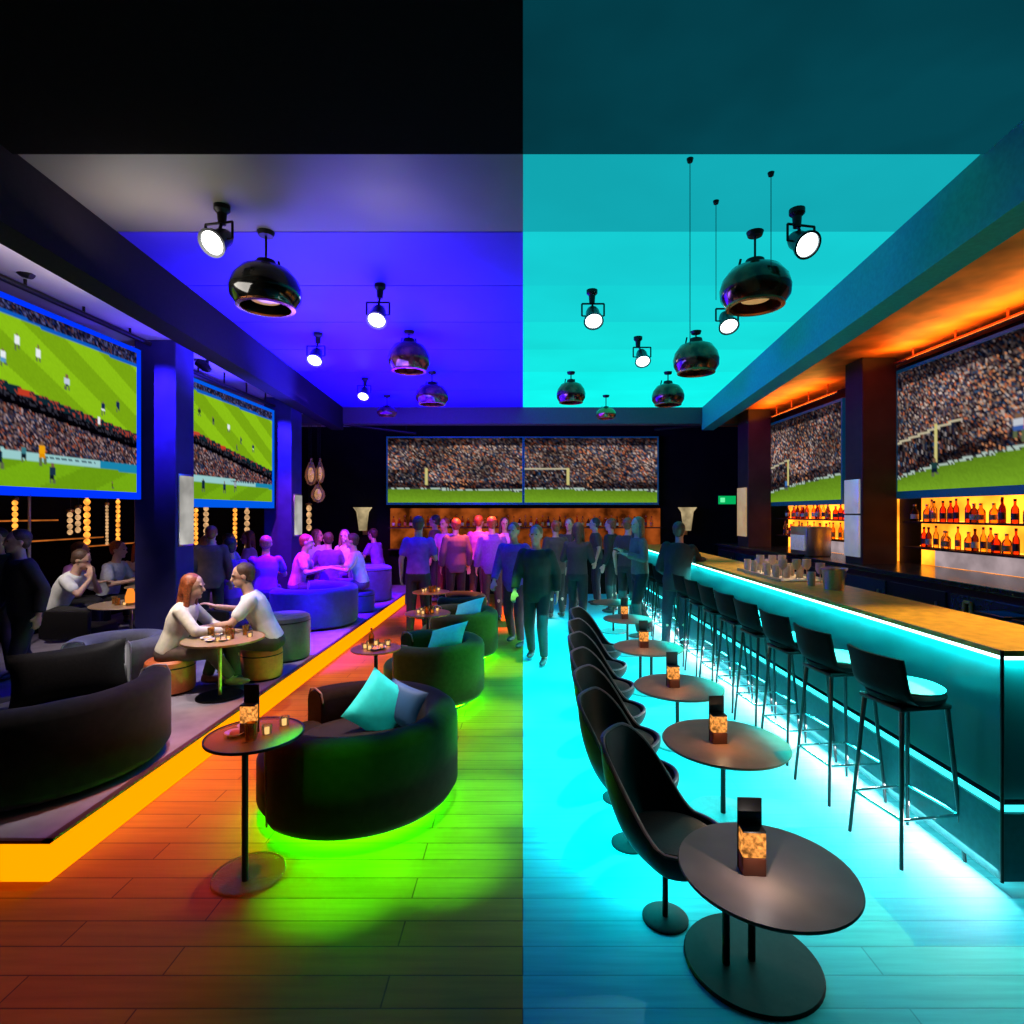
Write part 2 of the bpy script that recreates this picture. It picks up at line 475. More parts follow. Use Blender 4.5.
def blank(nu, nv, c=(0, 0, 0)): return [[c] * nu for _ in range(nv)]
def put(b, x0, x1, y0, y1, c):
    nv = len(b); nu = len(b[0])
    for j in range(max(0, int(y0 * nv)), min(nv, max(int(y0 * nv) + 1, int(y1 * nv)))):
        for i in range(max(0, int(x0 * nu)), min(nu, max(int(x0 * nu) + 1, int(x1 * nu)))): b[j][i] = c
def player(b, u, v, s, top, bot):
    put(b, u - .005 * s, u + .005 * s, v - .04 * s, v - .028 * s, (120, 90, 70))
    put(b, u - .010 * s, u + .010 * s, v - .028 * s, v, top)
    put(b, u - .008 * s, u + .008 * s, v, v + .014 * s, bot)
    put(b, u - .010 * s, u - .002 * s, v + .014 * s, v + .035 * s, (90, 100, 70))
    put(b, u + .004 * s, u + .012 * s, v + .014 * s, v + .03 * s, (90, 100, 70))

def pitch_picture(g0, g1, seed, pl):
    def paint(nu, nv):
        rr = random.Random(seed); b = blank(nu, nv)
        for j in range(nv):
            v = (j + .5) / nv
            for i in range(nu):
                u = (i + .5) / nu
                vg = g0 + (g1 - g0) * u
                vt = .055 + .03 * u
                bd = .80 + .015 * u
                if v < vt: c = crowd_px(rr); c = (c[0] * .45, c[1] * .5, c[2] * .8)
                elif v < vt + .022: c = (20, 90, 190)
                elif v < vg:
                    st = math.sin((u * 7 - v * 9) * 2.2)
                    k = 1 + .07 * (1 if st > 0 else -1) + rr.uniform(-.02, .02)
                    c = (128 * k, 176 * k, 26 * k)
                elif v < vg + .045:
                    c = (20, 42, 52) if rr.random() < .7 else (150, 60, 50)
                elif v < vg + .08: c = rr.choice([(14, 12, 18), (50, 50, 60), (20, 18, 24)])
                elif v < vg + .11: c = (8, 6, 12)
                elif v < bd: c = crowd_px(rr, .2); c = (c[0] * .8, c[1] * .75, c[2] * .8)
                elif v < bd + .05: c = (150, 200, 200) if u < .75 else (30, 130, 170)
                else:
                    st = math.sin((u * 5 + v * 9) * 2)
                    k = 1 + .05 * (1 if st > 0 else -1) + rr.uniform(-.02, .02)
                    c = (110 * k, 160 * k, 24 * k)
                b[j][i] = c
        # unreadable dark strokes of the advertising board
        u = .42
        while u < .72:
            w = rr.uniform(.012, .03); put(b, u, u + w, .822, .842, (70, 96, 104)); u += w + .012
        put(b, .30, .36, g0 + (g1 - g0) * .33 + .004, g0 + (g1 - g0) * .33 + .04, (190, 60, 40))
        put(b, .0, .08, g0 + .012, g0 + .04, (190, 70, 50))
        for a in pl: player(b, *a)
        return b
    return paint

W1 = (230, 235, 240); N1 = (25, 40, 80)
pl1 = [(.30, .22, 1.2, W1, W1), (.40, .25, 1.2, W1, W1), (.24, .33, 1.2, W1, (90, 150, 200)), (.55, .37, 1.3, (190, 200, 220), N1), (.77, .47, 1.2, N1, W1), (.87, .43, 1., N1, N1), (.74, .56, .9, W1, W1),
       (.22, .87, 1.6, (20, 40, 60), (20, 30, 50)), (.42, .82, 1.8, (235, 160, 20), (220, 140, 10)), (.47, .93, 1.6, (30, 50, 70), (20, 30, 40)), (.33, .83, 1.3, (60, 120, 130), (20, 30, 40)), (.83, .97, .5, (60, 90, 20), (60, 90, 20))]
pl2 = [(.08, .26, 1.1, (40, 60, 40), (30, 40, 40)), (.22, .3, 1, (40, 50, 60), N1), (.4, .33, 1.1, W1, (200, 200, 210)), (.55, .42, 1, (50, 60, 70), N1), (.72, .47, 1.1, N1, W1), (.5, .5, .8, N1, N1), (.12, .9, 1.6, (20, 40, 60), (20, 30, 50)), (.35, .9, 1.5, (30, 50, 70), (20, 30, 40)), (.48, .88, 1.4, (150, 160, 170), (60, 60, 40))]
blue_bez = glow('blue_led_bezel', (.0, .035, 1.0), 1.0, True)
make_screen('large football screen at the left, nearest the camera, with a glowing blue frame', (-4.0, 3.85, 3.44), (0, 1, 0), 1.93, 1.44, 130, 84, pitch_picture(.40, .585, 3, pl1), blue_bez, .04, .07, (1, 0, 0), group='football screens over the lounge')
make_screen('smaller looking football screen beyond the nearer left pillar, glowing blue frame', (-4.0, 6.75, 3.38), (0, 1, 0), 2.15, 1.42, 100, 70, pitch_picture(.42, .66, 5, pl2), glow('blue_led_bezel_far', (.0, .10, .80), 1.0, True), .04, .10, (1, 0, 0), group='football screens over the lounge')

def stand_picture(seed, g_l, g_r, post=None, rail=None, curve=False, extra=None, flip=False):
    def paint(nu, nv):
        rr = random.Random(seed); b = blank(nu, nv)
        for j in range(nv):
            v = (j + .5) / nv
            for i in range(nu):
                u = (i + .5) / nu
                t = u ** .6 if curve else u
                g = g_l + (g_r - g_l) * t
                if v > g:
                    k = .9 + .25 * (v - g) / (1 - g + .01) + rr.uniform(-.04, .04)
                    c = (100 * k, 140 * k, 34 * k)
                elif v > g - .025: c = (170, 190, 180) if rr.random() < .6 else (60, 60, 60)
                else:
                    c = crowd_px(rr, .3)
                    if v < .12: c = (c[0] * .5, c[1] * .5, c[2] * .55)
                    elif v > g - .13:
                        q = .5; c = (c[0] * q, c[1] * q, c[2] * q * 1.1)
                    q = .86 + .22 * math.sin(u * 9 + seed) * math.cos(v * 7 + u * 4); c = (c[0] * q, c[1] * q, c[2] * q)
                    if v > .12 and .42 < u < .6 and rr.random() < .08: c = (195, 130, 90)
                b[j][i] = c
        if rail:
            u0, v0, u1, v1 = rail
            n = nu * 2
            for k in range(n):
                u = u0 + (u1 - u0) * k / n; v = v0 + (v1 - v0) * k / n
                put(b, u, u + .004, v, v + .018, (190, 180, 150))
                for q in range(8):
                    f_ = .5 if rr.random() < .7 else .85
                    put(b, u, u + .004, v + .02 + q * .024, v + .044 + q * .024, tuple(x * f_ for x in crowd_px(rr)))
        if post: put(b, post[0], post[0] + .018, post[1], post[2], (200, 190, 120))
        for a in (extra or []): player(b, *a)
        return b
    return paint
dark_bez = mat('teal_edge_bezel', (.02, .08, .13), .3, .3, emis=(.0, .05, .12), es=.4)
make_screen('left one of the two joined stadium crowd screens on the back wall', (at(388, 438, 12.15).x, 12.15, at(388, 438, 12.15).z), (1, 0, 0), (522.2 - 388) / F * 12.15, 1.40, 96, 46, stand_picture(11, .80, .84, (.29, .48, .75), (.0, .50, .29, .50)), dark_bez, .03, .05, (0, -1, 0), group='stadium screens on the back wall')
make_screen('right one of the two joined stadium crowd screens on the back wall', (at(524.5, 438, 12.15).x, 12.15, at(388, 438, 12.15).z), (1, 0, 0), (657 - 524.5) / F * 12.15, 1.40, 96, 46, stand_picture(12, .80, .84, (.33, .48, .75), (.0, .50, .33, .49)), dark_bez, .03, .05, (0, -1, 0), group='stadium screens on the back wall')
# right wall: u runs from far to near
make_screen('large stadium crowd screen over the bar, nearest the camera', (4.6, 6.86, 3.49), (0, -1, 0), 2.9, 1.44, 130, 64, stand_picture(21, .92, .72, (.22, .50, .82), (.0, .60, .34, .50), True, [(.22, .85, 1.8, (30, 60, 60), (20, 30, 50)), (.62, .66, 2.2, (190, 90, 80), (50, 80, 150)), (.585, .64, 2.0, (190, 195, 205), (60, 90, 160))]), dark_bez, .035, .09, (-1, 0, 0), group='stadium screens over the bar')
make_screen('smaller looking stadium crowd screen over the bar beyond the pillar', (4.6, 10.45, 3.40), (0, -1, 0), 2.4, 1.42, 84, 54, stand_picture(22, .92, .76, (.32, .50, .82), (.0, .58, .34, .50), True, [(.3, .82, 1.8, (60, 110, 170), (30, 50, 110))]), dark_bez, .035, .07, (-1, 0, 0), group='stadium screens over the bar')

# projector brackets above left screens, rails
def rail(p0, p1, r, m, lb, cat='rail', n='lighting_rail'):
    t = thing(n, lb, cat, p0)
    q = Vector(p1) - Vector(p0)
    bm = B(); cyl(bm, (0, 0, 0), q, r, r, 10); obj('tube', bm, m, t)
    k = 4
    for i in range(k):
        c = q * ((i + .5) / k)
        bm = B(); cyl(bm, c, c + Vector((0, 0, 3.68 - p0[2])), .012, .012, 8); obj('hanger', bm, m, t)
    return t
rail((-4.0, 3.6, 3.6), (-4.0, 6.0, 3.6), .025, black_metal, 'black mounting rail above the nearest left football screen')
rail((-4.0, 6.6, 3.5), (-4.0, 9.0, 3.5), .025, black_metal, 'black mounting rail above the farther left football screen')
rail((4.45, 4.2, 3.57), (4.45, 6.7, 3.57), .022, copper, 'copper coloured rail above the nearest bar screen')
rail((4.45, 7.9, 3.5), (4.45, 10.1, 3.5), .022, copper, 'copper coloured rail above the farther bar screen')
rail((-3.7, 11.1, 3.56), (-2.2, 11.5, 3.42), .035, black_metal, 'dark ceiling duct pipe in the back left corner')
rail((2.7, 11.5, 3.5), (4.2, 11.1, 3.58), .035, black_metal, 'dark ceiling duct pipe in the back right corner')
for (px, py, Y, lb) in ((33, 272, 4.4, 'black bracket spotlight above the nearest left screen'), (210, 368, 6.9, 'black bracket spotlight above the farther left screen')):
    p = at(px, py, Y); p.x = -3.9
    t = thing('bracket_spotlight', lb, 'light', p)
    bm = B(); cyl(bm, (0, 0, 0), (.02, 0, .16), .02, .02); obj('arm', bm, black_metal, t)
    bm = B(); lathe(bm, [(0, -.12), (.06, -.12), (.055, .0), (.03, .05), (0, .05)], 16, d=(.6, .1, -.5)); obj('lamp_housing', bm, black_metal, t)

# ------------------------------------------------------------------ ceiling fixtures
def track_spot(mx, my, lx, ly, Y, aim, label, lens, s=1.):
    m = at(mx, my, Y); m.z = HC
    l = at(lx, ly, Y)
    t = thing('track_spotlight', label, 'spotlight', m, group='ceiling spotlights')
    q = l - m
    bm = B(); lathe(bm, [(0, .0), (.05, 0), (.05, -.03), (.03, -.05), (.025, -.12), (0, -.12)], 16); obj('mount', bm, black_metal, t)
    bm = B(); cyl(bm, (0, 0, -.1), q + Vector((0, 0, .05)), .010, .010, 8); obj('stem', bm, black_metal, t)
    d = Vector(aim).normalized()
    bm = B()
    lathe(bm, [(0, -.09), (.05, -.085), (.062, -.05), (.068, .05), (.086, .06), (.090, .085), (.075, .085), (.07, .065), (0, .065)], 22, c=q, d=d)
    c = obj('lamp_housing', bm, mat('gunmetal', (.05, .055, .06), .3, .7), t)
    bm = B(); lathe(bm, [(0, .088), (.05, .086), (.072, .074)], 22, c=q, d=d); obj('lens', bm, lens, c)
    bm = B(); _d, a, b = frame_of(d)
    cyl(bm, q - a * .1, q - a * .1 + Vector((0, 0, .11)), .008); cyl(bm, q + a * .1, q + a * .1 + Vector((0, 0, .11)), .008); cyl(bm, q - a * .1 + Vector((0, 0, .11)), q + a * .1 + Vector((0, 0, .11)), .008)
    cyl(bm, q - a * .1, q + a * .1, .006)
    obj('yoke', bm, black_metal, t)
    if s != 1: pass
    return l
spots = []
spots.append(track_spot(222, 205, 219, 240, 3.66, (-.15, -.75, -.6), 'white spotlight with tilted head over the lounge, largest on the left ceiling', lens_white))
spots.append(track_spot(380, 285, 378, 315, 4.93, (0, -.6, -.8), 'white spotlight on the left ceiling just right of the big dome pendant', lens_white))
spots.append(track_spot(318, 333, 316, 356, 6.26, (0, -.6, -.8), 'white spotlight on the left ceiling near the beam', lens_white))
spots.append(track_spot(365, 378, 364, 393, 8.36, (0, -.6, -.8), 'tiny far white spotlight on the left ceiling', lens_white))
spots.append(track_spot(797, 210, 801, 242, 3.70, (.15, -.75, -.6), 'white spotlight on the turquoise ceiling nearest the camera', lens_cool))
spots.append(track_spot(727, 290, 727, 321, 5.05, (.0, -.6, -.8), 'white spotlight half hidden under the big pendant on the turquoise ceiling', lens_cool))
spots.append(track_spot(592, 290, 593, 316, 5.05, (0, -.6, -.8), 'white spotlight on the turquoise ceiling closest to its left edge', lens_cool))
spots.append(track_spot(638, 338, 642, 357, 6.4, (0, -.6, -.8), 'white spotlight in the middle of the turquoise ceiling, farthest one', lens_cool))

def dome(px, py, w, Y, label, tall=.68, shade=smoke_glass):
    p = at(px, py, Y); r = w / 2 / F * Y; h = r * tall
    t = thing('dome_pendant', label, 'pendant lamp', p, group='smoked dome pendants')
    bm = B()
    lathe(bm, [(0, h * 1.0), (r * .35, h * .98), (r * .7, h * .8), (r * .92, h * .4), (r, 0), (r * .97, -h * .35), (r * .8, -h * .7), (r * .72, -h * .72), (r * .9, -h * .3), (r * .93, 0), (r * .85, h * .35), (0, h * .85)], 36)
    obj('lamp_shade', bm, shade, t)
    bm = B(); lathe(bm, [(r * .70, -h * .70), (r * .82, -h * .68), (r * .82, -h * .76), (r * .70, -h * .78), (r * .70, -h * .70)], 36); obj('rim', bm, copper, t)
    bm = B(); lathe(bm, [(0, -h * .1), (r * .3, -h * .15), (r * .4, -h * .45), (0, -h * .5)], 24); obj('reflector', bm, mat('warm_reflector', (.6, .4, .2), .3, .6, emis=(.7, .35, .12), es=.6), t)
    bm = B(); lathe(bm, [(0, h * 1.0), (r * .3, h), (r * .26, h * 1.22), (r * .08, h * 1.3), (0, h * 1.3)], 20)
    for a in (.9, 2.6): cyl(bm, (r * .5 * math.cos(a), r * .4 * math.sin(a), h * .85), (r * .42 * math.cos(a), r * .3 * math.sin(a), h * 1.35), r * .035)
    obj('cap', bm, black_metal, t)
    bm = B(); cyl(bm, (0, 0, h * 1.2), (0, 0, HC - p.z), .008); obj('stem', bm, black_metal, t)
    bm = B(); lathe(bm, [(0, HC - p.z), (.06, HC - p.z), (.05, HC - p.z - .03), (0, HC - p.z - .035)], 16); obj('ceiling_rose', bm, black_metal, t)
    return t
dome(266, 290, 68, 4.0, 'largest black dome pendant on the left ceiling', .70, mat('black_glass_shade', (.012, .012, .010), .14, .4, coat=.8, vary=.8, scale=8))
dome(409, 359, 42, 6.2, 'copper tinted dome pendant in the middle of the left ceiling', .78)
dome(432, 396, 33, 8.0, 'smaller dome pendant at the far end of the left ceiling', .68)
dome(387, 412, 20, 9.6, 'small far dome pendant touching the back beam on the left', .5)
dome(755, 289, 68, 4.0, 'largest dome pendant on the turquoise ceiling', .70)
dome(696, 360, 45, 6.2, 'middle sized round dome pendant on the turquoise ceiling', .78)
dome(668, 396, 32, 8.0, 'small dome pendant on the turquoise ceiling just left of the beam', .75)
dome(571, 394, 29, 8.0, 'small dome pendant on the far left of the turquoise ceiling', .8)
dome(606, 414, 20, 9.6, 'far tiny dome pendant in front of the back beam', .6, copper)
# thin cables hanging from the turquoise ceiling
for (px, y0, y1, Y, lb) in ((690, 158, 345, 3.17, 'long thin black cable hanging from the turquoise ceiling, leftmost'), (716, 200, 300, 3.6, 'thin black cable beside the big pendant, left of it'), (771, 170, 268, 3.3, 'thin black cable above the big pendant, right of its stem')):
    a = at(px, y0, Y); b = at(px, y1, Y)
    t = thing('hanging_cable', lb, 'cable', (a.x, Y, HC))
    bm = B(); cyl(bm, (0, 0, 0), (0, 0, b.z - HC), .0022, .0022, 6); obj('cord', bm, black_metal, t)
    bm = B(); lathe(bm, [(0, 0), (.02, 0), (.015, -.02), (0, -.02)], 10); obj('ceiling_plug', bm, black_metal, t)

# ------------------------------------------------------------------ bar
XB = 2.25; Y0 = 2.63; Y1 = 11.3; ZB = 1.15
t = thing('bar_counter', 'long bar counter with turquoise lit dark front and wooden top', 'bar counter', (XB, Y0, 0))
bar_front = mat('glossy_dark_bar_panel', (.003, .055, .058), .35, vary=.15, scale=3, spec=.12)
L = Y1 - Y0
bm = B(); box(bm, .06, .58, .06, L, .42, ZB - .06, .0); obj('front_panel', bm, bar_front, t, False)
bm = B(); box(bm, .0, .70, .0, L, .06, .385, .006); obj('plinth', bm, mat('plinth_panel', (.01, .07, .08), .35, spec=.1), t, False)
bm = B(); box(bm, .0, .62, .0, L, ZB - .03, ZB, .004); obj('countertop', bm, walnut, t, False)
ledw = glow('bright_cyan_led', (.55, 1.0, 1.0), 5.0)
ledc = glow('cyan_led', (.04, .9, .95), 2.2)
bm = B(); box(bm, .004, .03, .004, L, ZB - .046, ZB - .0305); box(bm, .004, .72, .004, .03, ZB - .046, ZB - .0305); obj('top_light_strip', bm, ledw, t, False)
bm = B(); box(bm, .012, .05, .012, L, .386, .398); box(bm, .012, .7, .012, .05, .386, .398); obj('ledge_light_strip', bm, ledc, t, False)
bm = B(); box(bm, .05, .065, .05, L, .03, .058); box(bm, .05, .7, .05, .065, .03, .058); obj('foot_light_strip', bm, ledw, t, False)
bm = B(); cyl(bm, (.0, .0, .06), (.0, 0, ZB), .008); obj('corner_post', bm, black_metal, t)
bm = B(); box(bm, .58, .62, .05, L, .0, ZB - .03); obj('back_panel', bm, brown_wall, t, False)

# back bar
t = thing('back_bar', 'long dark back bar cabinet behind the counter', 'cabinet', (3.95, 3.4, 0))
dark_cab = mat('dark_cabinet', (.012, .014, .02), .3, coat=.2)
bm = B(); box(bm, 0.02, .85, 0, 8.0, 0, 1.12); obj('body', bm, dark_cab, t, False)
bm = B(); box(bm, -.03, .85, -.02, 8.02, 1.12, 1.17, .006); obj('worktop', bm, mat('black_stone', (.02, .02, .024), .2), t, False)
for i in range(9):
    y = .1 + i * .87
    bm = B(); box(bm, -.0, .02, y, y + .8, .1, 1.05, .003)
    d = obj('door', bm, mat('fridge_glass_door', (.015, .035, .06), .12, coat=.6) if i % 2 else dark_cab, t, False)
    bm = B(); cyl(bm, (-.03, y + .08, .5), (-.03, y + .08, .95), .010); obj('handle', bm, steel, d)
# backlit backsplash and shelves per bay
amber_back = glow('amber_backlight', (2.2, .62, .03), 1.2, True, .55, 2.2)
shelf_glow = glow('shelf_led', (1.6, .55, .05), 2.0)
splash = glow('pale_backsplash', (.52, .40, .42), .7, True, .25, 4)
bays = ((4.0, 6.76, 'nearer'), (7.2, 10.15, 'farther'))
for (a, b, w) in bays:
    t = thing('bottle_shelf_unit', 'amber backlit bottle shelving under the %s bar screen' % w, 'shelf', (4.84, a, 1.17))
    l = b - a
    bm = B(); box(bm, -.03, 0, 0, l, .0, .82); obj('backlight_panel', bm, amber_back, t, False)
    bm = B(); box(bm, -.05, -.031, .1, l - (.8 if w == 'farther' else .25), .005, .19); obj('backsplash', bm, splash, t, False)
    for z in (.20, .50):
        bm = B(); box(bm, -.26, -.03, 0, l, z, z + .02); s = obj('shelf', bm, brown_wall, t, False)
        bm = B(); box(bm, -.06, -.035, 0.02, l - .02, z + .02, z + .03); obj('light_strip', bm, shelf_glow, s, False)
    bm = B(); box(bm, -.28, -.03, 0, .02, 0, .84); obj('side_panel', bm, brown_wall, t, False)
# bottles
bot_m = [clear_glass('amber_bottle', (1, .55, .12), .06), clear_glass('gold_bottle', (1, .8, .3), .05), clear_glass('red_bottle', (.9, .25, .05), .08), clear_glass('dark_bottle', (.4, .14, .04), .12)]
cap_m = [black_metal, brass, mat('red_cap', (.4, .03, .02), .4)]
label_m = [mat('cream_label', (.8, .6, .3), .6), mat('orange_label', (.8, .3, .05), .6), mat('dark_label', (.1, .03, .02), .6)]
def bottle_proto(kind):
    h = (.235, .2, .255)[kind]; r = (.032, .04, .028)[kind]
    prof = [(0, 0), (r, .0), (r, h * .55), (r * .85, h * .64), (r * .35, h * .76), (r * .33, h * .95), (0, h * .95)]
    return h, r, prof
protos = []
def make_bottle(kind, k2, loc, lb, grp):
    h, r, prof = bottle_proto(kind)
    t = thing('liquor_bottle', lb, 'bottle', loc, group=grp)
    bm = B(); lathe(bm, prof, 14); obj('glass', bm, bot_m[(kind + k2) % 4], t)
    bm = B(); lathe(bm, [(r * .42, h * .9), (r * .42, h), (0, h)], 10); obj('cap', bm, cap_m[kind], t)
    bm = B(); lathe(bm, [(r * 1.02, h * .15), (r * 1.02, h * .42)], 14); obj('paper_label', bm, label_m[(kind + k2) % 3], t)
    return t
store = {}
for (a, b, w) in bays:
    for z, sh in ((1.39, 'lower'), (1.69, 'upper')):
        y = a + .1; i = 0
        lb = 'amber lit liquor bottle standing on the %s shelf under the %s bar screen' % (sh, w)
        gp = 'bottles on the %s shelf of the %s bay' % (sh, w)
        while y < b - .08:
            k = R.randrange(3), R.randrange(4)
            loc = (4.84 - R.uniform(.11, .2), y, z)
            if w == 'nearer' and y < 4.7: y += .1; continue
            if k in store: dup(store[k], loc, R.uniform(0, 6), lb, gp)
            else: store[k] = make_bottle(k[0], k[1], loc, lb, gp)
            y += R.uniform(.085, .12)
# bottles on the back bar worktop, glassware on the bar
def make_glass(kind, loc, lb, grp, m=tinted_glass):
    t = thing('drinking_glass', lb, 'glass', loc, group=grp)
    if kind == 0:
        bm = B(); lathe(bm, [(0, .0), (.03, .0), (.036, .12), (.033, .12), (.028, .008), (0, .008)], 16); obj('bowl', bm, m, t)
    else:
        bm = B(); lathe(bm, [(0, .09), (.02, .095), (.04, .13), (.038, .19), (.034, .19), (.036, .13), (.0, .1)], 16); obj('bowl', bm, m, t)
        bm = B(); lathe(bm, [(0, 0), (.035, 0), (.03, .004), (.005, .01), (.004, .09), (0, .092)], 16); obj('stem', bm, m, t)
    return t
g0 = make_glass(0, (2.55, 4.95, ZB), 'clear drinking glass in the cluster on the bar top near the ice bucket', 'glasses on the bar top', mat('frosted_cream_glass', (.85, .66, .48), .3, alpha=.75, spec=.6))
g1 = make_glass(1, (2.68, 5.05, ZB), 'stemmed glass in the cluster on the bar top near the ice bucket', 'glasses on the bar top', mat('frosted_cream_glass', (.85, .66, .48), .3, alpha=.75, spec=.6))
for k in range(18):
    a, b = k % 6, k // 6
    src = g0 if k % 3 else g1
    dup(src, (2.46 + b * .12 + R.uniform(-.01, .01), 5.3 + a * .17 + R.uniform(-.02, .02), ZB + .012), 0, None)
t = thing('serving_tray', 'long pale tray under the cluster of glasses on the bar', 'tray', (2.6, 5.7, ZB))
bm = B(); box(bm, -.22, .22, -.5, .52, 0, .01, .003); obj('tray_base', bm, mat('pale_tray', (.7, .5, .3), .4), t)
bm = B(); box(bm, -.22, -.205, -.5, .52, .01, .03); box(bm, .205, .22, -.5, .52, .01, .03); obj('tray_rim', bm, steel, t)
t = thing('ice_bucket', 'steel ice bucket on the bar top', 'bucket', (2.62, 4.72, ZB))
bm = B(); lathe(bm, [(0, 0), (.075, 0), (.095, .17), (.1, .175), (.09, .17), (.07, .01), (0, .01)], 28); obj('body', bm, steel, t)
bm = B(); lathe(bm, [(.094, .165), (.104, .165), (.104, .18), (.094, .18), (.094, .165)], 28); obj('rim', bm, steel, t)
t = thing('coffee_machine', 'silver box shaped machine on the back bar between the pillars', 'machine', (3.98, 8.1, 1.17))
bm = B(); box(bm, 0, .35, -.25, .25, .0, .42, .02); obj('body', bm, steel, t)
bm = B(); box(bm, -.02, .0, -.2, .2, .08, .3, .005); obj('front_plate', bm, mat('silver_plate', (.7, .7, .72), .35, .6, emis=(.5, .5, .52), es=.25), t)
bm = B(); box(bm, -.1, .0, -.18, .18, .0, .03, .004); obj('drip_tray', bm, black_metal, t)
t = thing('bar_towel', 'orange looped cloth hanging on the back bar doors', 'towel', (3.93, 4.95, 0))
bm = B(); 
for s in (-1, 1): cyl(bm, (0, s * .05, .78), (0, s * .035, 1.0), .02, .015)
cyl(bm, (0, -.035, 1.0), (0, .035, 1.0), .016)
obj('cloth_loop', bm, mat('orange_cloth', (.8, .25, .05), .7), t)
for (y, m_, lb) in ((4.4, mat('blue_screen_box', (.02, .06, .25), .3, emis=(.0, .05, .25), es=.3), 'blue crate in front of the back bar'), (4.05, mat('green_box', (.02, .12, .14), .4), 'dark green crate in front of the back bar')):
    t = thing('bottle_crate', lb, 'crate', (3.78, y, 0), group='crates behind the bar')
    bm = B(); box(bm, -.12, .12, -.14, .14, .0, 1.0, .01); obj('body', bm, m_, t)
    bm = B(); box(bm, -.125, .125, -.145, .145, .97, 1.0, .005); obj('lid', bm, dark_cab, t)

# back wall bar niche
niche = glow('ember_backlight', (.36, .07, .010), .55, True, .8, 3.0)
t = thing('back_wall_shelf', 'dim ember lit shelf niche under the back wall screens', 'shelf', (0.05, 12.28, 1.0))
bm = B(); box(bm, -2.95, 2.95, -.04, 0, .0, .88); obj('backlight_panel', bm, niche, t, False)
bm = B(); box(bm, -2.95, 2.95, -.25, -.04, .45, .47); box(bm, -2.95, 2.95, -.25, -.04, -.02, .0); obj('shelf', bm, brown_wall, t, False)
lb = 'small amber bottle on the shelf niche under the back wall screens'
for i in range(46):
    k = (i % 3, (i * 5) % 4)
    if k not in store: store[k] = make_bottle(k[0], k[1], (-2.8 + i * .124, 12.12, 1.47), lb, 'bottles under the back wall screens')
    else: dup(store[k], (-2.8 + i * .124, 12.12, 1.47), 0, lb, 'bottles under the back wall screens')

# exit sign
t = thing('exit_sign', 'small glowing green exit sign on the dark wall at the back right', 'sign', at(727, 500, 12.2))
bm = B(); box(bm, -.22, .22, 0, .06, -.12, .12, .01); obj('housing', bm, black_metal, t)
bm = B(); box(bm, -.19, .19, -.012, 0, -.09, .09, .004); f = obj('lit_face', bm, glow('exit_green', (.0, .42, .10), 1.0), t)
bm = B(); box(bm, -.15, -.05, -.02, -.012, -.05, .05, .004); obj('pictogram', bm, glow('exit_pale', (.15, .95, .4), 1.0), f)

def uplight(px, py, Y, lb):
    p = at(px, py, Y)
    t = thing('wall_sconce', lb, 'wall lamp', (p.x, 12.28, p.z), group='back wall sconces')
    bm = B(); box(bm, -.05, .05, -.03, 0, -.5, .1); obj('back_plate', bm, brass, t, False)
    bm = B(); lathe(bm, [(.20, .10), (.13, .0), (.08, -.4), (.075, -.4), (.12, 0), (.19, .10)], 20, c=(0, -.2, 0)); obj('lamp_shade', bm, glow('sconce_shade', (.55, .42, .22), .8, True, .5, 3), t)
    bm = B(); ell(bm, (0, -.2, -.02), (.06, .06, .09)); obj('bulb', bm, glow('sconce_bulb', (.9, 1, .6), 2.), t)
uplight(363, 512, 12.1, 'pale green topped wall lamp at the back left')
uplight(687, 512, 12.1, 'pale green topped wall lamp at the back right')

# left side pendants and light columns
amber_glow = glow('amber_bulb', (1.5, .5, .06), 1.1, True, .5, 14)
cream_glow = glow('cream_bulb', (.9, .5, .22), .75, True, .4, 14)
def light_column(px, y0, y1, X, w, m_, lb):
    Y = X * F / (px - VX); a = at(px, y0, Y); b = at(px, y1, Y); r = w / 2 / F * Y
    h = a.z - b.z
    t = thing('beaded_pendant', lb, 'pendant lamp', (a.x, Y, b.z), group='beaded pendants by the left wall')
    bm = B(); n = max(3, int(h / (r * 2.2)))
    for i in range(n): ell(bm, (0, 0, (i + .5) * h / n), (r, r, h / n * .5), 10, 6)
    obj('bead_string', bm, m_, t)
    bm = B(); cyl(bm, (0, 0, h), (0, 0, 3.67 - b.z), .008); obj('cord', bm, black_metal, t)
    bm = B(); lathe(bm, [(0, h + .05), (r * 1.2, h + .03), (r * 1.2, h), (0, h)], 12); obj('cap', bm, brass, t)
for a in ((15, 500, 540, -5.9, 5, amber_glow, 'amber beaded pendant at the far left edge under the big screen'),
          (70, 512, 535, -5.9, 5, cream_glow, 'cream pendant cluster lamp under the big left screen, left one'),
          (78, 508, 533, -5.7, 5, cream_glow, 'cream pendant cluster lamp under the big left screen, right one'),
          (87, 492, 545, -5.9, 6, amber_glow, 'tall bright amber beaded pendant under the big left screen'),
          (107, 505, 545, -5.9, 3, cream_glow, 'slim pale beaded pendant left of the nearer left pillar'),
          (118, 495, 560, -5.9, 4, amber_glow, 'long slim amber beaded pendant left of the nearer left pillar'),
          (196, 508, 545, -5.9, 4, amber_glow, 'amber beaded pendant just right of the nearer left pillar'),
          (206, 500, 556, -5.9, 5, cream_glow, 'pale beaded pendant under the farther left screen, left one'),
          (235, 508, 548, -5.9, 4, amber_glow, 'amber beaded pendant under the middle of the farther left screen'),
          (247, 503, 550, -5.9, 5, cream_glow, 'pale beaded pendant under the right end of the farther left screen'),
          (297, 495, 533, -4.5, 4, cream_glow, 'bright white pendant tube right of the farther left pillar'),
          (309, 505, 531, -4.4, 5, cream_glow, 'beaded pendant right of the white pendant tube')):
    light_column(*a)
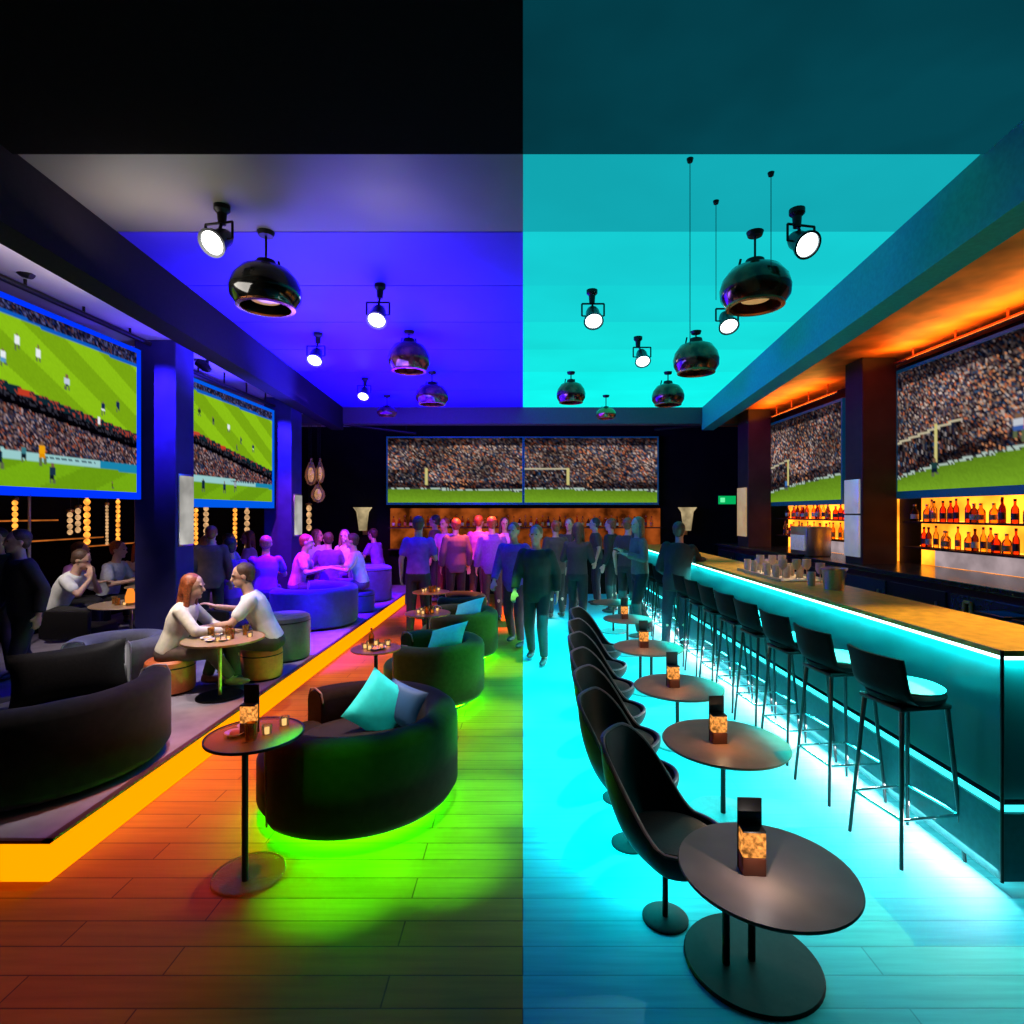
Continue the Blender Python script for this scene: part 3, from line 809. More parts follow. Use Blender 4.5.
def lantern(px, y0, y1, w, Y, lb):
    a = at(px, y0, Y); b = at(px, y1, Y); r = w / 2 / F * Y; h = a.z - b.z
    t = thing('globe_pendant', lb, 'pendant lamp', (a.x, Y, b.z), group='globe pendants at the back left')
    bm = B(); lathe(bm, [(0, 0), (r * .6, h * .08), (r, h * .35), (r * .9, h * .6), (r * .5, h * .85), (r * .3, h), (0, h)], 20); obj('globe', bm, clear_glass('globe_glass', (1, .8, .6), .3), t)
    bm = B(); ell(bm, (0, 0, h * .45), (r * .5, r * .5, h * .3), 12, 8); obj('bulb', bm, cream_glow, t)
    bm = B(); cyl(bm, (0, 0, h), (0, 0, 3.72 - b.z), .008); obj('cord', bm, black_metal, t)
    bm = B(); lathe(bm, [(r * .35, h * .95), (r * .35, h * 1.1), (0, h * 1.15)], 14); obj('cap', bm, copper, t)
lantern(311, 461, 486, 12, 11.2, 'upper left one of three glass globe pendants at the back left')
lantern(320, 461, 484, 9, 11.3, 'upper right one of three glass globe pendants at the back left')
lantern(318, 484, 503, 14, 11.1, 'lowest and widest of three glass globe pendants at the back left')
# wall shelves with amber edge lights on left wall
rail_glow = glow('copper_line_light', (.55, .14, .02), .8, True, .5, 3)
for (y0, y1, z, lb) in ((6.0, 7.4, 1.68, 'upper thin amber lit wall shelf at the far left'), (6.3, 8.2, 1.42, 'lower thin amber lit wall shelf at the far left'), (7.8, 9.0, 1.30, 'lowest thin amber lit wall shelf left of the pillar')):
    t = thing('wall_shelf', lb, 'shelf', (-6.4, (y0 + y1) / 2, z), group='amber lit shelves on the left wall')
    h = (y1 - y0) / 2
    bm = B(); box(bm, 0, .25, -h, h, 0, .025); obj('board', bm, brown_wall, t, False)
    bm = B(); box(bm, .25, .262, -h, h, .004, .022); obj('light_strip', bm, rail_glow, t, False)
for i, (y, lb) in enumerate(((6.75, 'tall pale post at the far left under the big screen'), (8.6, 'dark slim post left of the nearer left pillar'))):
    bm = B(); cyl(bm, (-5.95, y, .2), (-5.95, y, 3.66), .015, .015, 10)
    o = obj('room_divider_post', bm, mat('pale_post', (.5, .42, .35), .4, .3)); tag(o, lb, 'post')

# ------------------------------------------------------------------ tub sofas
def tub_sofa(name, label, loc, rz, Rr, h, a0, a1, m_body, m_seat, ring=None, z0=.1, group=None, z_seat=None):
    t = thing(name, label, 'armchair', loc, rz, group)
    bm = B(); arc_wall(bm, Rr - .19, Rr, z0, h, math.radians(a0), math.radians(a1), .075)
    bk = obj('backrest', bm, m_body, t, ang=60)
    for aa in (a0 + 1.2, a1 - 1.2):
        q = math.radians(aa); c_, s_ = math.cos(q), math.sin(q)
        bm = B(); pts = [((Rr - .012) * c_, (Rr - .012) * s_, z0 + .02), ((Rr - .004) * c_, (Rr - .004) * s_, h - .07), ((Rr - .03) * c_, (Rr - .03) * s_, h - .012), ((Rr - .095) * c_, (Rr - .095) * s_, h), ((Rr - .165) * c_, (Rr - .165) * s_, h - .02), ((Rr - .188) * c_, (Rr - .188) * s_, h - .08)]
        for p0, p1 in zip(pts, pts[1:]): cyl(bm, p0, p1, .006, .006, 8, True)
        obj('piping', bm, mat('grey_edge_piping', (.16, .13, .13), .6, sheen=.3), bk)
    zs = z_seat or h - .19
    bm = B(); lathe(bm, [(0, z0), (Rr - .2, z0), (Rr - .2, zs - .06), (Rr - .22, zs - .015), (Rr - .3, zs), (0, zs + .012)], 48)
    obj('seat', bm, m_seat, t, ang=60)
    # front of seat fills the opening
    bm = B(); aa0 = math.radians(a1); aa1 = math.radians(a0 + 360)
    arc_wall(bm, Rr - .30, Rr - .03, z0, zs - .005, aa0 + .03, aa1 - .03, .05, 20); obj('front_panel', bm, m_body, t, ang=60)
    bm = B(); lathe(bm, [(0, 0.0), (Rr * .72, 0.0), (Rr * .72, z0 - .001), (0, z0 - .001)], 40); obj('plinth', bm, black_metal, t)
    if ring:
        bm = B(); lathe(bm, [(Rr * .73, .03), (Rr * .76, .03), (Rr * .76, .07), (Rr * .73, .07), (Rr * .73, .03)], 40); obj('light_ring', bm, ring, t)
    return t
green_led = glow('green_led', (.02, 1.0, .0), 120.0)
sofaA = tub_sofa('tub_armchair', 'large charcoal tub armchair glowing green underneath, nearest the camera in the aisle', (-1.03, 3.52, 0), 0, .615, .585, -128, 141, black_fabric, black_fabric, green_led, .075, 'green lit tub armchairs')
sofaB = tub_sofa('tub_armchair', 'second green lit tub armchair in the aisle, with a teal cushion', (-.86, 5.35, 0), 0, .49, .60, -128, 141, mat('moss_velvet', (.010, .015, .007), .85, spec=.1, sheen=.28, sheen_tint=(.5, 1, .3), vary=.3), mat('moss_velvet', (.05,) * 3), green_led, .075, 'green lit tub armchairs')
sofaC = dup(sofaB, (-.80, 6.95, 0), 0, 'third green lit tub armchair in the aisle, behind the second one')
sofaD = dup(sofaB, (-1.0, 8.6, 0), 0, 'farthest dark tub armchair in the aisle beside the standing crowd', scale=.9)
for c in sofaD.children:
    if c.name.startswith('light_ring'): c.scale = (.3, .3, .3)

def cushion(label, loc, rot, w, h, t_, m_, name='cushion', group=None):
    o = obj(name, pillow_bm(w, h, t_), m_)
    o.location = loc; o.rotation_euler = rot
    tag(o, label, 'cushion', group)
    return o
cushion('bright teal cushion standing on its corner in the nearest tub armchair', (-.93, 3.66, .53), (math.radians(-22), math.radians(38), math.radians(14)), .36, .36, .11, teal_velvet)
cushion('dark blue cushion behind the bright teal one in the nearest tub armchair', (-.80, 3.70, .53), (math.radians(-28), math.radians(10), math.radians(-30)), .32, .26, .10, teal_dark)
cushion('teal cushion leaning in the second green lit tub armchair', (-.74, 5.42, .585), (math.radians(-50), math.radians(-18), math.radians(-25)), .44, .30, .10, mat('green_teal_velvet', (.0, .42, .32), .6, sheen=.3))
cushion('teal cushion leaning in the third green lit tub armchair', (-.68, 7.02, .585), (math.radians(-50), math.radians(-18), math.radians(-25)), .42, .28, .10, mat('green_teal_velvet', (.0, .4, .3), .6))

# lounge seats on the platform
PZ = .2
tub_sofa('curved_sofa', 'big charcoal curved sofa at the left edge, seen from behind', (-3.0, 3.50, PZ), 0, .68, .55, -175, 38, black_fabric, grey_fabric, None, .04)
c = cushion('long dark leather back cushion inside the big curved sofa', (-2.93, 3.62, PZ + .56), (math.radians(-8), math.radians(-4), math.radians(30)), .62, .34, .14, black_leather)
ts = tub_sofa('tub_armchair', 'grey topped black tub armchair left of the seated woman', (-3.72, 5.15, PZ), math.radians(75), .42, .46, -118, 150, mat('grey_velvet', (.07, .065, .07), .8, sheen=.4), grey_fabric, None, .03, 'lounge tub armchairs')
t = thing('lounge_chair', 'square backed black chair in front of the man in white at the left', 'chair', (-5.1, 6.25, PZ))
bm = B(); box(bm, -.28, .28, -.05, .02, .18, .50, .03); obj('backrest', bm, black_leather, t)
bm = B(); box(bm, -.27, .27, -.02, .45, .16, .30, .03); obj('seat', bm, black_leather, t)
bm = B(); cyl(bm, (0, .2, .02), (0, .2, .17), .03); obj('post', bm, black_metal, t)
bm = B(); lathe(bm, [(0, 0), (.24, 0), (.22, .015), (0, .02)], 24, c=(0, .2, 0)); obj('base', bm, black_metal, t)
dup(t, (-3.55, 6.3, PZ), math.radians(-10), 'black chair behind the seated woman, beside the pillar')

def pouf(name, label, loc, r, h, m_, cat='pouf'):
    t = thing(name, label, cat, loc)
    bm = B(); lathe(bm, [(0, .02), (r * .97, .02), (r, .06), (r, h - .06), (r * .97, h - .02), (r * .85, h), (r * .5, h - .01), (r * .12, h - .02), (0, h - .035)], 40); obj('body', bm, m_, t)
    bm = B(); lathe(bm, [(r * 1.005, h - .07), (r * 1.015, h - .064), (r * 1.005, h - .058)], 40); obj('piping', bm, black_metal, t)
    bm = B(); lathe(bm, [(0, 0), (r * .9, 0), (r * .9, .02), (0, .02)], 30); obj('base', bm, black_metal, t)
    return t
pouf('round_pouf', 'grey round tufted pouf right behind the man in the white shirt', (-2.62, 6.15, PZ), .27, .48, mat('charcoal_fabric', (.06, .055, .06), .85, sheen=.3))
tub_sofa('tub_armchair', 'wide blue lit tub armchair behind the grey pouf', (-2.98, 8.0, PZ), math.radians(-20), .60, .56, -128, 141, blue_fabric, blue_fabric, None, .03, 'lounge tub armchairs')
pouf('barrel_armchair', 'blue barrel shaped seat at the far end of the lounge platform', (-2.78, 10.2, PZ), .38, .62, blue_fabric, 'armchair')
pouf('round_stool', 'orange lit round stool under the seated woman', (-3.15, 5.0, PZ), .20, .30, mat('tan_leather', (.5, .10, .02), .5), 'stool')
pouf('round_stool', 'orange lit round stool under the seated man in white', (-2.53, 5.42, PZ), .19, .30, mat('tan_leather', (.5, .10, .02), .5), 'stool')

# ------------------------------------------------------------------ tables
def disc_table(label, base_loc, h, r, off=(0, 0), rb=.2, top_m=None, base_m=marble_disc, pole_m=black_metal, poles=((0, 0),), th=.014, sx=1., group=None, name='round_table', brim=None):
    top_m = top_m or table_m
    t = thing(name, label, 'table', base_loc, 0, group)
    bm = B(); lathe(bm, [(0, h - th), (r * .985, h - th), (r, h - th * .5), (r * .99, h), (0, h)], 56, c=(off[0], off[1], 0), sx=sx); obj('tabletop', bm, top_m, t)
    if brim:
        bm = B(); lathe(bm, [(r, h - th), (r + .006, h - th), (r + .006, h + .003), (r, h + .003), (r, h - th)], 56, c=(off[0], off[1], 0), sx=sx); obj('rim', bm, brim, t)
    for p in poles:
        bm = B(); cyl(bm, (p[0], p[1], .012), (p[0], p[1], h - th), .015, .015, 14); obj('pole', bm, pole_m, t)
    bm = B(); lathe(bm, [(0, 0), (rb, 0), (rb, .008), (rb * .98, .014), (0, .014)], 48); obj('base', bm, base_m, t)
    return t

right_tables = [(2.12, .905, .322), (3.30, 1.19, .36), (4.34, 1.205, .34), (5.6, 1.25, .345), (7.1, 1.33, .31), (8.4, 1.36, .31)]
ordn = ['nearest', 'second', 'third', 'fourth', 'fifth', 'sixth', 'seventh', 'eighth', 'ninth', 'tenth', 'eleventh', 'twelfth', 'thirteenth', 'fourteenth', 'fifteenth', 'sixteenth']
ZT = .45
holder_glow = glow('candle_amber', (1.0, .36, .07), .9, True, .75, 45)
def candle_holder(loc, label, s=1.):
    t = thing('candle_holder', label, 'candle holder', loc, R.uniform(-.1, .1), 'candle holders on the round tables'); t.scale = (.95, .9, .88)
    w = .045
    bm = B(); box(bm, -w, w, -.03, .03, 0, .075, .004); obj('base', bm, mat('dark_amber_resin', (.03, .008, .004), .3, emis=(.25, .03, .005), es=.08), t)
    bm = B(); box(bm, -w, w, -.03, .03, .076, .18, .006); obj('candle_glass', bm, holder_glow, t)
    bm = B(); box(bm, -w - .003, w + .003, .031, .039, 0, .30, .002); obj('back_card', bm, mat('black_card', (.012, .010, .010), .4), t)
    bm = B(); box(bm, -w, w, -.03, .03, .181, .19, .003); obj('collar', bm, black_metal, t)
    return t
for i, (y, x, r) in enumerate(right_tables):
    if i == 0:
        disc_table('nearest dark round table in the row, bottom right of the photo', (.915, 2.24, 0), ZT, r, (.005, -.12), .262, top_m=mat('charcoal_tabletop', (.15, .105, .09), .5, vary=.15, scale=5, spec=.12), poles=((0, 0), (-.11, -.02)), group='round tables in front of the bar')
    else:
        disc_table('%s round table of the row in front of the bar stools' % ordn[i], (x + .0, y + .03, 0), ZT, r, (0, -.03), .2, base_m=mat('teal_plate', (.08, .16, .16), .4), poles=((.04, 0), (-.07, 0)) if i in (0, 3) else ((.0, 0),), group='round tables in front of the bar')
    if i < 5:
        candle_holder((x - .045, y - .02, ZT), 'amber candle holder with black card on the %s round table of the bar row' % ordn[i])

# lounge side tables (glass)
gt_top = clear_glass('amber_tinted_tabletop', (1, .80, .42), .10, .25)
def clutter(loc, r, n, ztop, where, kinds=(0, 1, 2)):
    for k in range(n):
        a = 2.4 * k; rr = r * (.25 + .55 * ((k * .618) % 1)); p = (loc[0] + rr * math.cos(a), loc[1] + rr * math.sin(a), ztop)
        q = kinds[k % len(kinds)]
        if q == 0:
            t = thing('tea_light', 'small glowing tea light on %s' % where, 'candle', p, group='tea lights on %s' % where)
            bm = B(); lathe(bm, [(0, 0), (.022, 0), (.026, .045), (.023, .045), (.02, .004), (0, .004)], 14); obj('glass_cup', bm, tinted_glass, t)
            bm = B(); lathe(bm, [(0, .005), (.018, .005), (.018, .03), (0, .032)], 12); obj('flame', bm, glow('tea_flame', (1.4, .85, .35), 1.6), t)
        elif q == 1:
            make_glass(0, p, 'small tumbler standing on %s' % where, 'glasses on %s' % where, amber_glass).scale = (.8, .8, .7)
        else:
            t = thing('snack_dish', 'little pale dish on %s' % where, 'dish', p, group='dishes on %s' % where)
            bm = B(); lathe(bm, [(0, .0), (.02, .0), (.05, .018), (.047, .02), (.018, .006), (0, .006)], 18); obj('plate', bm, white_china, t)
            bm = B(); ell(bm, (0, 0, .014), (.026, .026, .012), 10, 6); obj('food', bm, mat('snack', (.7, .35, .12), .6), t)
disc_table('tall glass side table on a black pole beside the nearest tub armchair', (-1.36, 2.78, 0), .69, .225, (0.02, .02), .17, gt_top, clear_glass('base_glass', (1, .80, .42), .06, .3), black_metal, ((.01, -.06),), .01, group='aisle side tables', name='side_table', brim=black_metal)
clutter((-1.33, 2.80), .2, 5, .69, 'the nearest glass side table', (0, 2, 1))
t = candle_holder((-1.37, 2.80, .69), 'dark candle holder with tall card on the nearest glass side table'); t.scale = (.8, .8, .8)
disc_table('slim side table between the nearest and second tub armchairs', (-1.20, 4.57, 0), .69, .20, (0, 0), .16, brass, marble_disc, black_metal, ((0, 0),), .012, group='aisle side tables', name='side_table')
clutter((-1.20, 4.57), .17, 8, .69, 'the slim side table by the second tub armchair', (0, 0, 2))
make_bottle(2, 3, (-1.25, 4.62, .69), 'small dark bottle on the slim side table by the second tub armchair', 'table bottles').scale = (.8, .8, .6)
disc_table('side table with bright clutter left of the third tub armchair', (-1.05, 5.72 + .45, 0), .69, .25, (0, 0), .16, brass, marble_disc, black_metal, ((0, 0),), .012, group='aisle side tables', name='side_table')
clutter((-1.05, 6.17), .2, 8, .69, 'the side table by the third tub armchair', (0, 0, 1))
disc_table('farthest side table of the aisle near the standing crowd', (-1.25, 7.6, 0), .72, .25, (0, 0), .16, brass, marble_disc, black_metal, ((0, 0),), .012, group='aisle side tables', name='side_table')
clutter((-1.25, 7.6), .2, 6, .72, 'the farthest aisle side table', (0, 0, 1))
# couple's table
disc_table('round table between the seated woman and man on the platform', (-2.63, 4.86, PZ), .50, .325, (0.02, 0.02), .19, mat('gold_tabletop', (.5, .33, .16), .3, .3), marble_disc, brass, ((0, 0),), .014, group='lounge tables', name='lounge_table', brim=brass)
clutter((-2.60, 4.86), .27, 11, PZ + .50, 'the couple\'s round table', (1, 2, 0))
disc_table('round table with an orange lamp before the man in white at the left', (-4.72, 6.75, PZ), .50, .42, (0, 0), .2, mat('gold_tabletop', (.5, .33, .16)), marble_disc, brass, ((0, 0),), .014, group='lounge tables', name='lounge_table')
clutter((-4.72, 6.75), .36, 9, PZ + .50, 'the table with the orange lamp', (2, 1, 0))
t = thing('table_lamp', 'small glowing orange table lamp on the left lounge table', 'lamp', (-4.64, 6.62, PZ + .5))
bm = B(); lathe(bm, [(0, 0), (.05, 0), (.045, .03), (0, .03)], 18); obj('base', bm, brass, t)
bm = B(); lathe(bm, [(0, .03), (.05, .03), (.055, .1), (.03, .19), (0, .2)], 18); obj('lamp_shade', bm, glow('orange_lamp', (1.2, .3, .03), 1.0), t)
disc_table('small lounge table with a pale drink behind the left armchairs', (-5.18, 7.75, PZ), .58, .28, (0, 0), .2, mat('gold_tabletop', (.5, .33, .16)), marble_disc, brass, ((0, 0),), .014, group='lounge tables', name='lounge_table')
make_glass(0, (-5.22, 7.7, PZ + .58), 'tall pale green drink on the small lounge table at the left', 'lounge drinks', glow('pale_drink', (.5, .55, .3), .6, False)).scale = (1.4, 1.4, 1.8)
disc_table('purple lit lounge table in front of the seated crowd', (-4.3, 8.45, PZ), .62, .3, (0, 0), .2, mat('lilac_table', (.4, .25, .5), .3), marble_disc, black_metal, ((0, 0),), .014, group='lounge tables', name='lounge_table')

# ------------------------------------------------------------------ shell chairs
def shell_chair(label):
    t = thing('shell_chair', label, 'chair', (0, 0, 0), 0, 'shell chairs along the round tables')
    # shell: param a around (opening to +x), t from bottom to rim
    n = 40; mrows = 12
    rows_o = []; rows_i = []
    bm = B()
    def rim(a):   # a=0 at the front (+x); a=pi at the back
        k = (1 - math.cos(a)) / 2
        q = min(1, max(0, (.28 - math.cos(a)) / 1.16)); q = q * q * (3 - 2 * q) * .5 + q * .5
        return .40 + .375 * q
    def P(a, s, inner=0.):
        k = (1 - math.cos(a)) / 2
        zt = rim(a)
        z = .235 + inner * .6 + (zt - .235 - inner * .6) * (s ** 1.6)
        rad = math.sin(min(1, s * 1.02) * PI / 2) ** .8
        rx = .235 - inner; ry = .215 - inner
        lean = .0 - .07 * k * s
        ca, sa = math.cos(a), math.sin(a); f = (abs(ca) ** 2.7 + abs(sa) ** 2.7) ** (-1 / 2.7)
        return Vector((rx * rad * ca * f + lean + .02, ry * rad * sa * f, z))
    for inner, rows in ((0., rows_o), (.022, rows_i)):
        for j in range(mrows + 1):
            s = j / mrows
            rows.append([bm.verts.new(P(2 * PI * i / n, max(s, .02), inner)) for i in range(n)])
    for rows in (rows_o, rows_i):
        bm.faces.new(rows[0])
        for A, Q in zip(rows, rows[1:]):
            for i in range(n): bm.faces.new((A[i], A[(i + 1) % n], Q[(i + 1) % n], Q[i]))
    A, Q = rows_o[-1], rows_i[-1]
    for i in range(n): bm.faces.new((A[i], A[(i + 1) % n], Q[(i + 1) % n], Q[i]))
    obj('shell', bm, mat('black_shell_leather', (.010, .007, .007), .5, sheen=.05, sheen_tint=(1, .9, .9), vary=.2, spec=.15), t, ang=80)
    bm = B()
    pts = [P(2 * PI * i / 60, 1., .011) for i in range(60)]
    for i in range(60): cyl(bm, pts[i], pts[(i + 1) % 60], .010, .010, 8)
    obj('piping', bm, mat('grey_piping', (.20, .12, .12), .6, sheen=.1), t)
    bm = B(); lathe(bm, [(0, .33), (.18, .33), (.20, .36), (.19, .395), (.12, .41), (0, .41)], 32, c=(.03, 0, 0), sy=.9); obj('seat_cushion', bm, black_leather, t)
    bm = B(); cyl(bm, (0, 0, .012), (0, 0, .245), .013, .013, 12); obj('pole', bm, black_metal, t)
    bm = B(); lathe(bm, [(0, 0), (.10, 0), (.10, .008), (.09, .014), (0, .014)], 32); obj('base', bm, marble_disc, t)
    return t
chairs = [(2.48, .63, -34), (3.04, .58, -32), (3.52, .60, -32), (4.02, .62, -30), (4.57, .65, -30), (5.17, .70, -30), (5.82, .77, -30)]
c0 = shell_chair('nearest black shell chair, beside the nearest round table')
c0.location = (chairs[0][1], chairs[0][0], 0); c0.rotation_euler = (0, 0, math.radians(chairs[0][2]))
for i, (y, x, a) in enumerate(chairs[1:], 1):
    dup(c0, (x, y, 0), math.radians(a), '%s black shell chair in the row from the camera' % ordn[i])

# ------------------------------------------------------------------ bar stools
def bar_stool(label):
    t = thing('bar_stool', label, 'bar stool', (0, 0, 0), 0, 'bar stools along the counter')
    # back on -x, seat extends to +x
    shellm = mat('black_stool_leather', (.004, .0045, .0045), .6, vary=.2, spec=.04)
    bm = B(); lathe(bm, [(0, .79), (.14, .79), (.195, .815), (.205, .84), (.195, .858), (0, .86)], 36, c=(.01, 0, 0), sy=.95)
    obj('seat', bm, shellm, t)
    bm = B()
    n = 14; m_ = 8; g = [[], []]
    for s in (0, 1):
        for j in range(m_ + 1):
            row = []
            for i in range(n + 1):
                u = i / n * 2 - 1; v = j / m_
                x = -.20 - .045 * v + .055 * u * u * (1 - .2 * v) + (.018 if s else 0)
                if v < .25: x += .05 * (1 - v / .25) ** 2
                row.append(bm.verts.new((x, u * .195, .82 + v * .235)))
            g[s].append(row)
    for s in (0, 1):
        for j in range(m_):
            for i in range(n): bm.faces.new((g[s][j][i], g[s][j][i + 1], g[s][j + 1][i + 1], g[s][j + 1][i]))
    for j in range(m_):
        for i in (0, n): bm.faces.new((g[0][j][i], g[0][j + 1][i], g[1][j + 1][i], g[1][j][i]))
    for i in range(n):
        for j in (0, m_): bm.faces.new((g[0][j][i], g[0][j][i + 1], g[1][j][i + 1], g[1][j][i]))
    obj('backrest', bm, shellm, t, ang=70)
    bm = B(); box(bm, -.16, .17, -.15, .15, .775, .80, .008); obj('seat_frame', bm, black_metal, t)
    bm = B(); lathe(bm, [(0, .859), (.185, .859), (.192, .868), (.17, .878), (0, .882)], 36, c=(.025, 0, 0), sx=.95, sy=.95); obj('seat_pad', bm, mat('pale_seat_pad', (.15, .85, .8), .6, sheen=.1), t)
    lm = mat('dark_leg_metal', (.03, .035, .037), .28, .7)
    top = {}; bot = {}
    for sx in (-1, 1):
        for sy in (-1, 1):
            a = Vector((.01 + sx * .145, sy * .13, .785)); b = Vector((.01 + sx * .20, sy * .185, 0))
            top[sx, sy] = a; bot[sx, sy] = b
            bm = B(); cyl(bm, a, b, .014, .010, 10); obj('leg', bm, lm, t)
    k = .70
    q = {s: top[s].lerp(bot[s], k) for s in top}
    bm = B()
    for a, b in (((-1, -1), (1, -1)), ((1, -1), (1, 1)), ((1, 1), (-1, 1)), ((-1, 1), (-1, -1))): cyl(bm, q[a], q[b], .008, .008, 8)
    obj('footrest', bm, mat('chrome', (.7, .75, .75), .15, .95), t)
    return t
st0 = bar_stool('nearest black bar stool at the near end of the bar')
ys = [3.02, 3.62, 4.17, 4.70, 5.2, 5.7, 6.2, 6.7, 7.75, 8.3, 8.85, 9.4, 9.95, 10.5]
for i, y in enumerate(ys):
    if i == 0: st0.location = (2.05, y, 0); st0.rotation_euler = (0, 0, math.radians(10)); st0.scale = (.94, .94, 1)
    else: dup(st0, (2.03, y, 0), math.radians(R.uniform(2, 9)), '%s black bar stool counted from the near end of the bar' % ordn[i])

# ------------------------------------------------------------------ people
def voxel_mesh(bm, size, smooth=3):
    me = bpy.data.meshes.new('tmp'); bm.to_mesh(me); bm.free()
    o = bpy.data.objects.new('tmp', me); COL.objects.link(o)
    md = o.modifiers.new('r', 'REMESH'); md.mode = 'VOXEL'; md.voxel_size = size; md.use_smooth_shade = True
    sm = o.modifiers.new('s', 'SMOOTH'); sm.factor = .5; sm.iterations = smooth
    dg = bpy.context.evaluated_depsgraph_get(); dg.update()
    res = bpy.data.meshes.new_from_object(o.evaluated_get(dg))
    bpy.data.objects.remove(o); bpy.data.meshes.remove(me)
    for p in res.polygons: p.use_smooth = True
    res.materials.clear()
    return res

def hand(bm, w, d, side, curl=.35):
    """hand at wrist w pointing along d"""
    d = Vector(d).normalized(); _, a, b = frame_of(d)
    if a.x * side < 0: a = -a
    # a: outward; palm thickness along b
    loft(bm, [(w, a * .022, b * .017), (w + d * .03, a * .034, b * .016), (w + d * .075, a * .040, b * .014), (w + d * .09, a * .036, b * .010)], 12)
    down = b if b.z < 0 else -b
    for k, ln in enumerate((.062, .072, .068, .052)):
        off = a * (-.029 + k * .0195)
        p = w + d * .085 + off
        m_ = p + d * ln * .5 + down * ln * .12
        e = m_ + (d * (1 - curl) + down * curl * 1.4).normalized() * ln * .5
        cyl(bm, p, m_, .0092, .0088, 8, True); cyl(bm, m_, e, .0088, .0075, 8, True)
    p = w + d * .025 - a * .025
    m_ = p + (d * .7 - a * .7).normalized() * .04; e = m_ + (d * .9 - a * .25).normalized() * .03
    cyl(bm, p, m_, .012, .0105, 8, True); cyl(bm, m_, e, .0105, .009, 8, True)

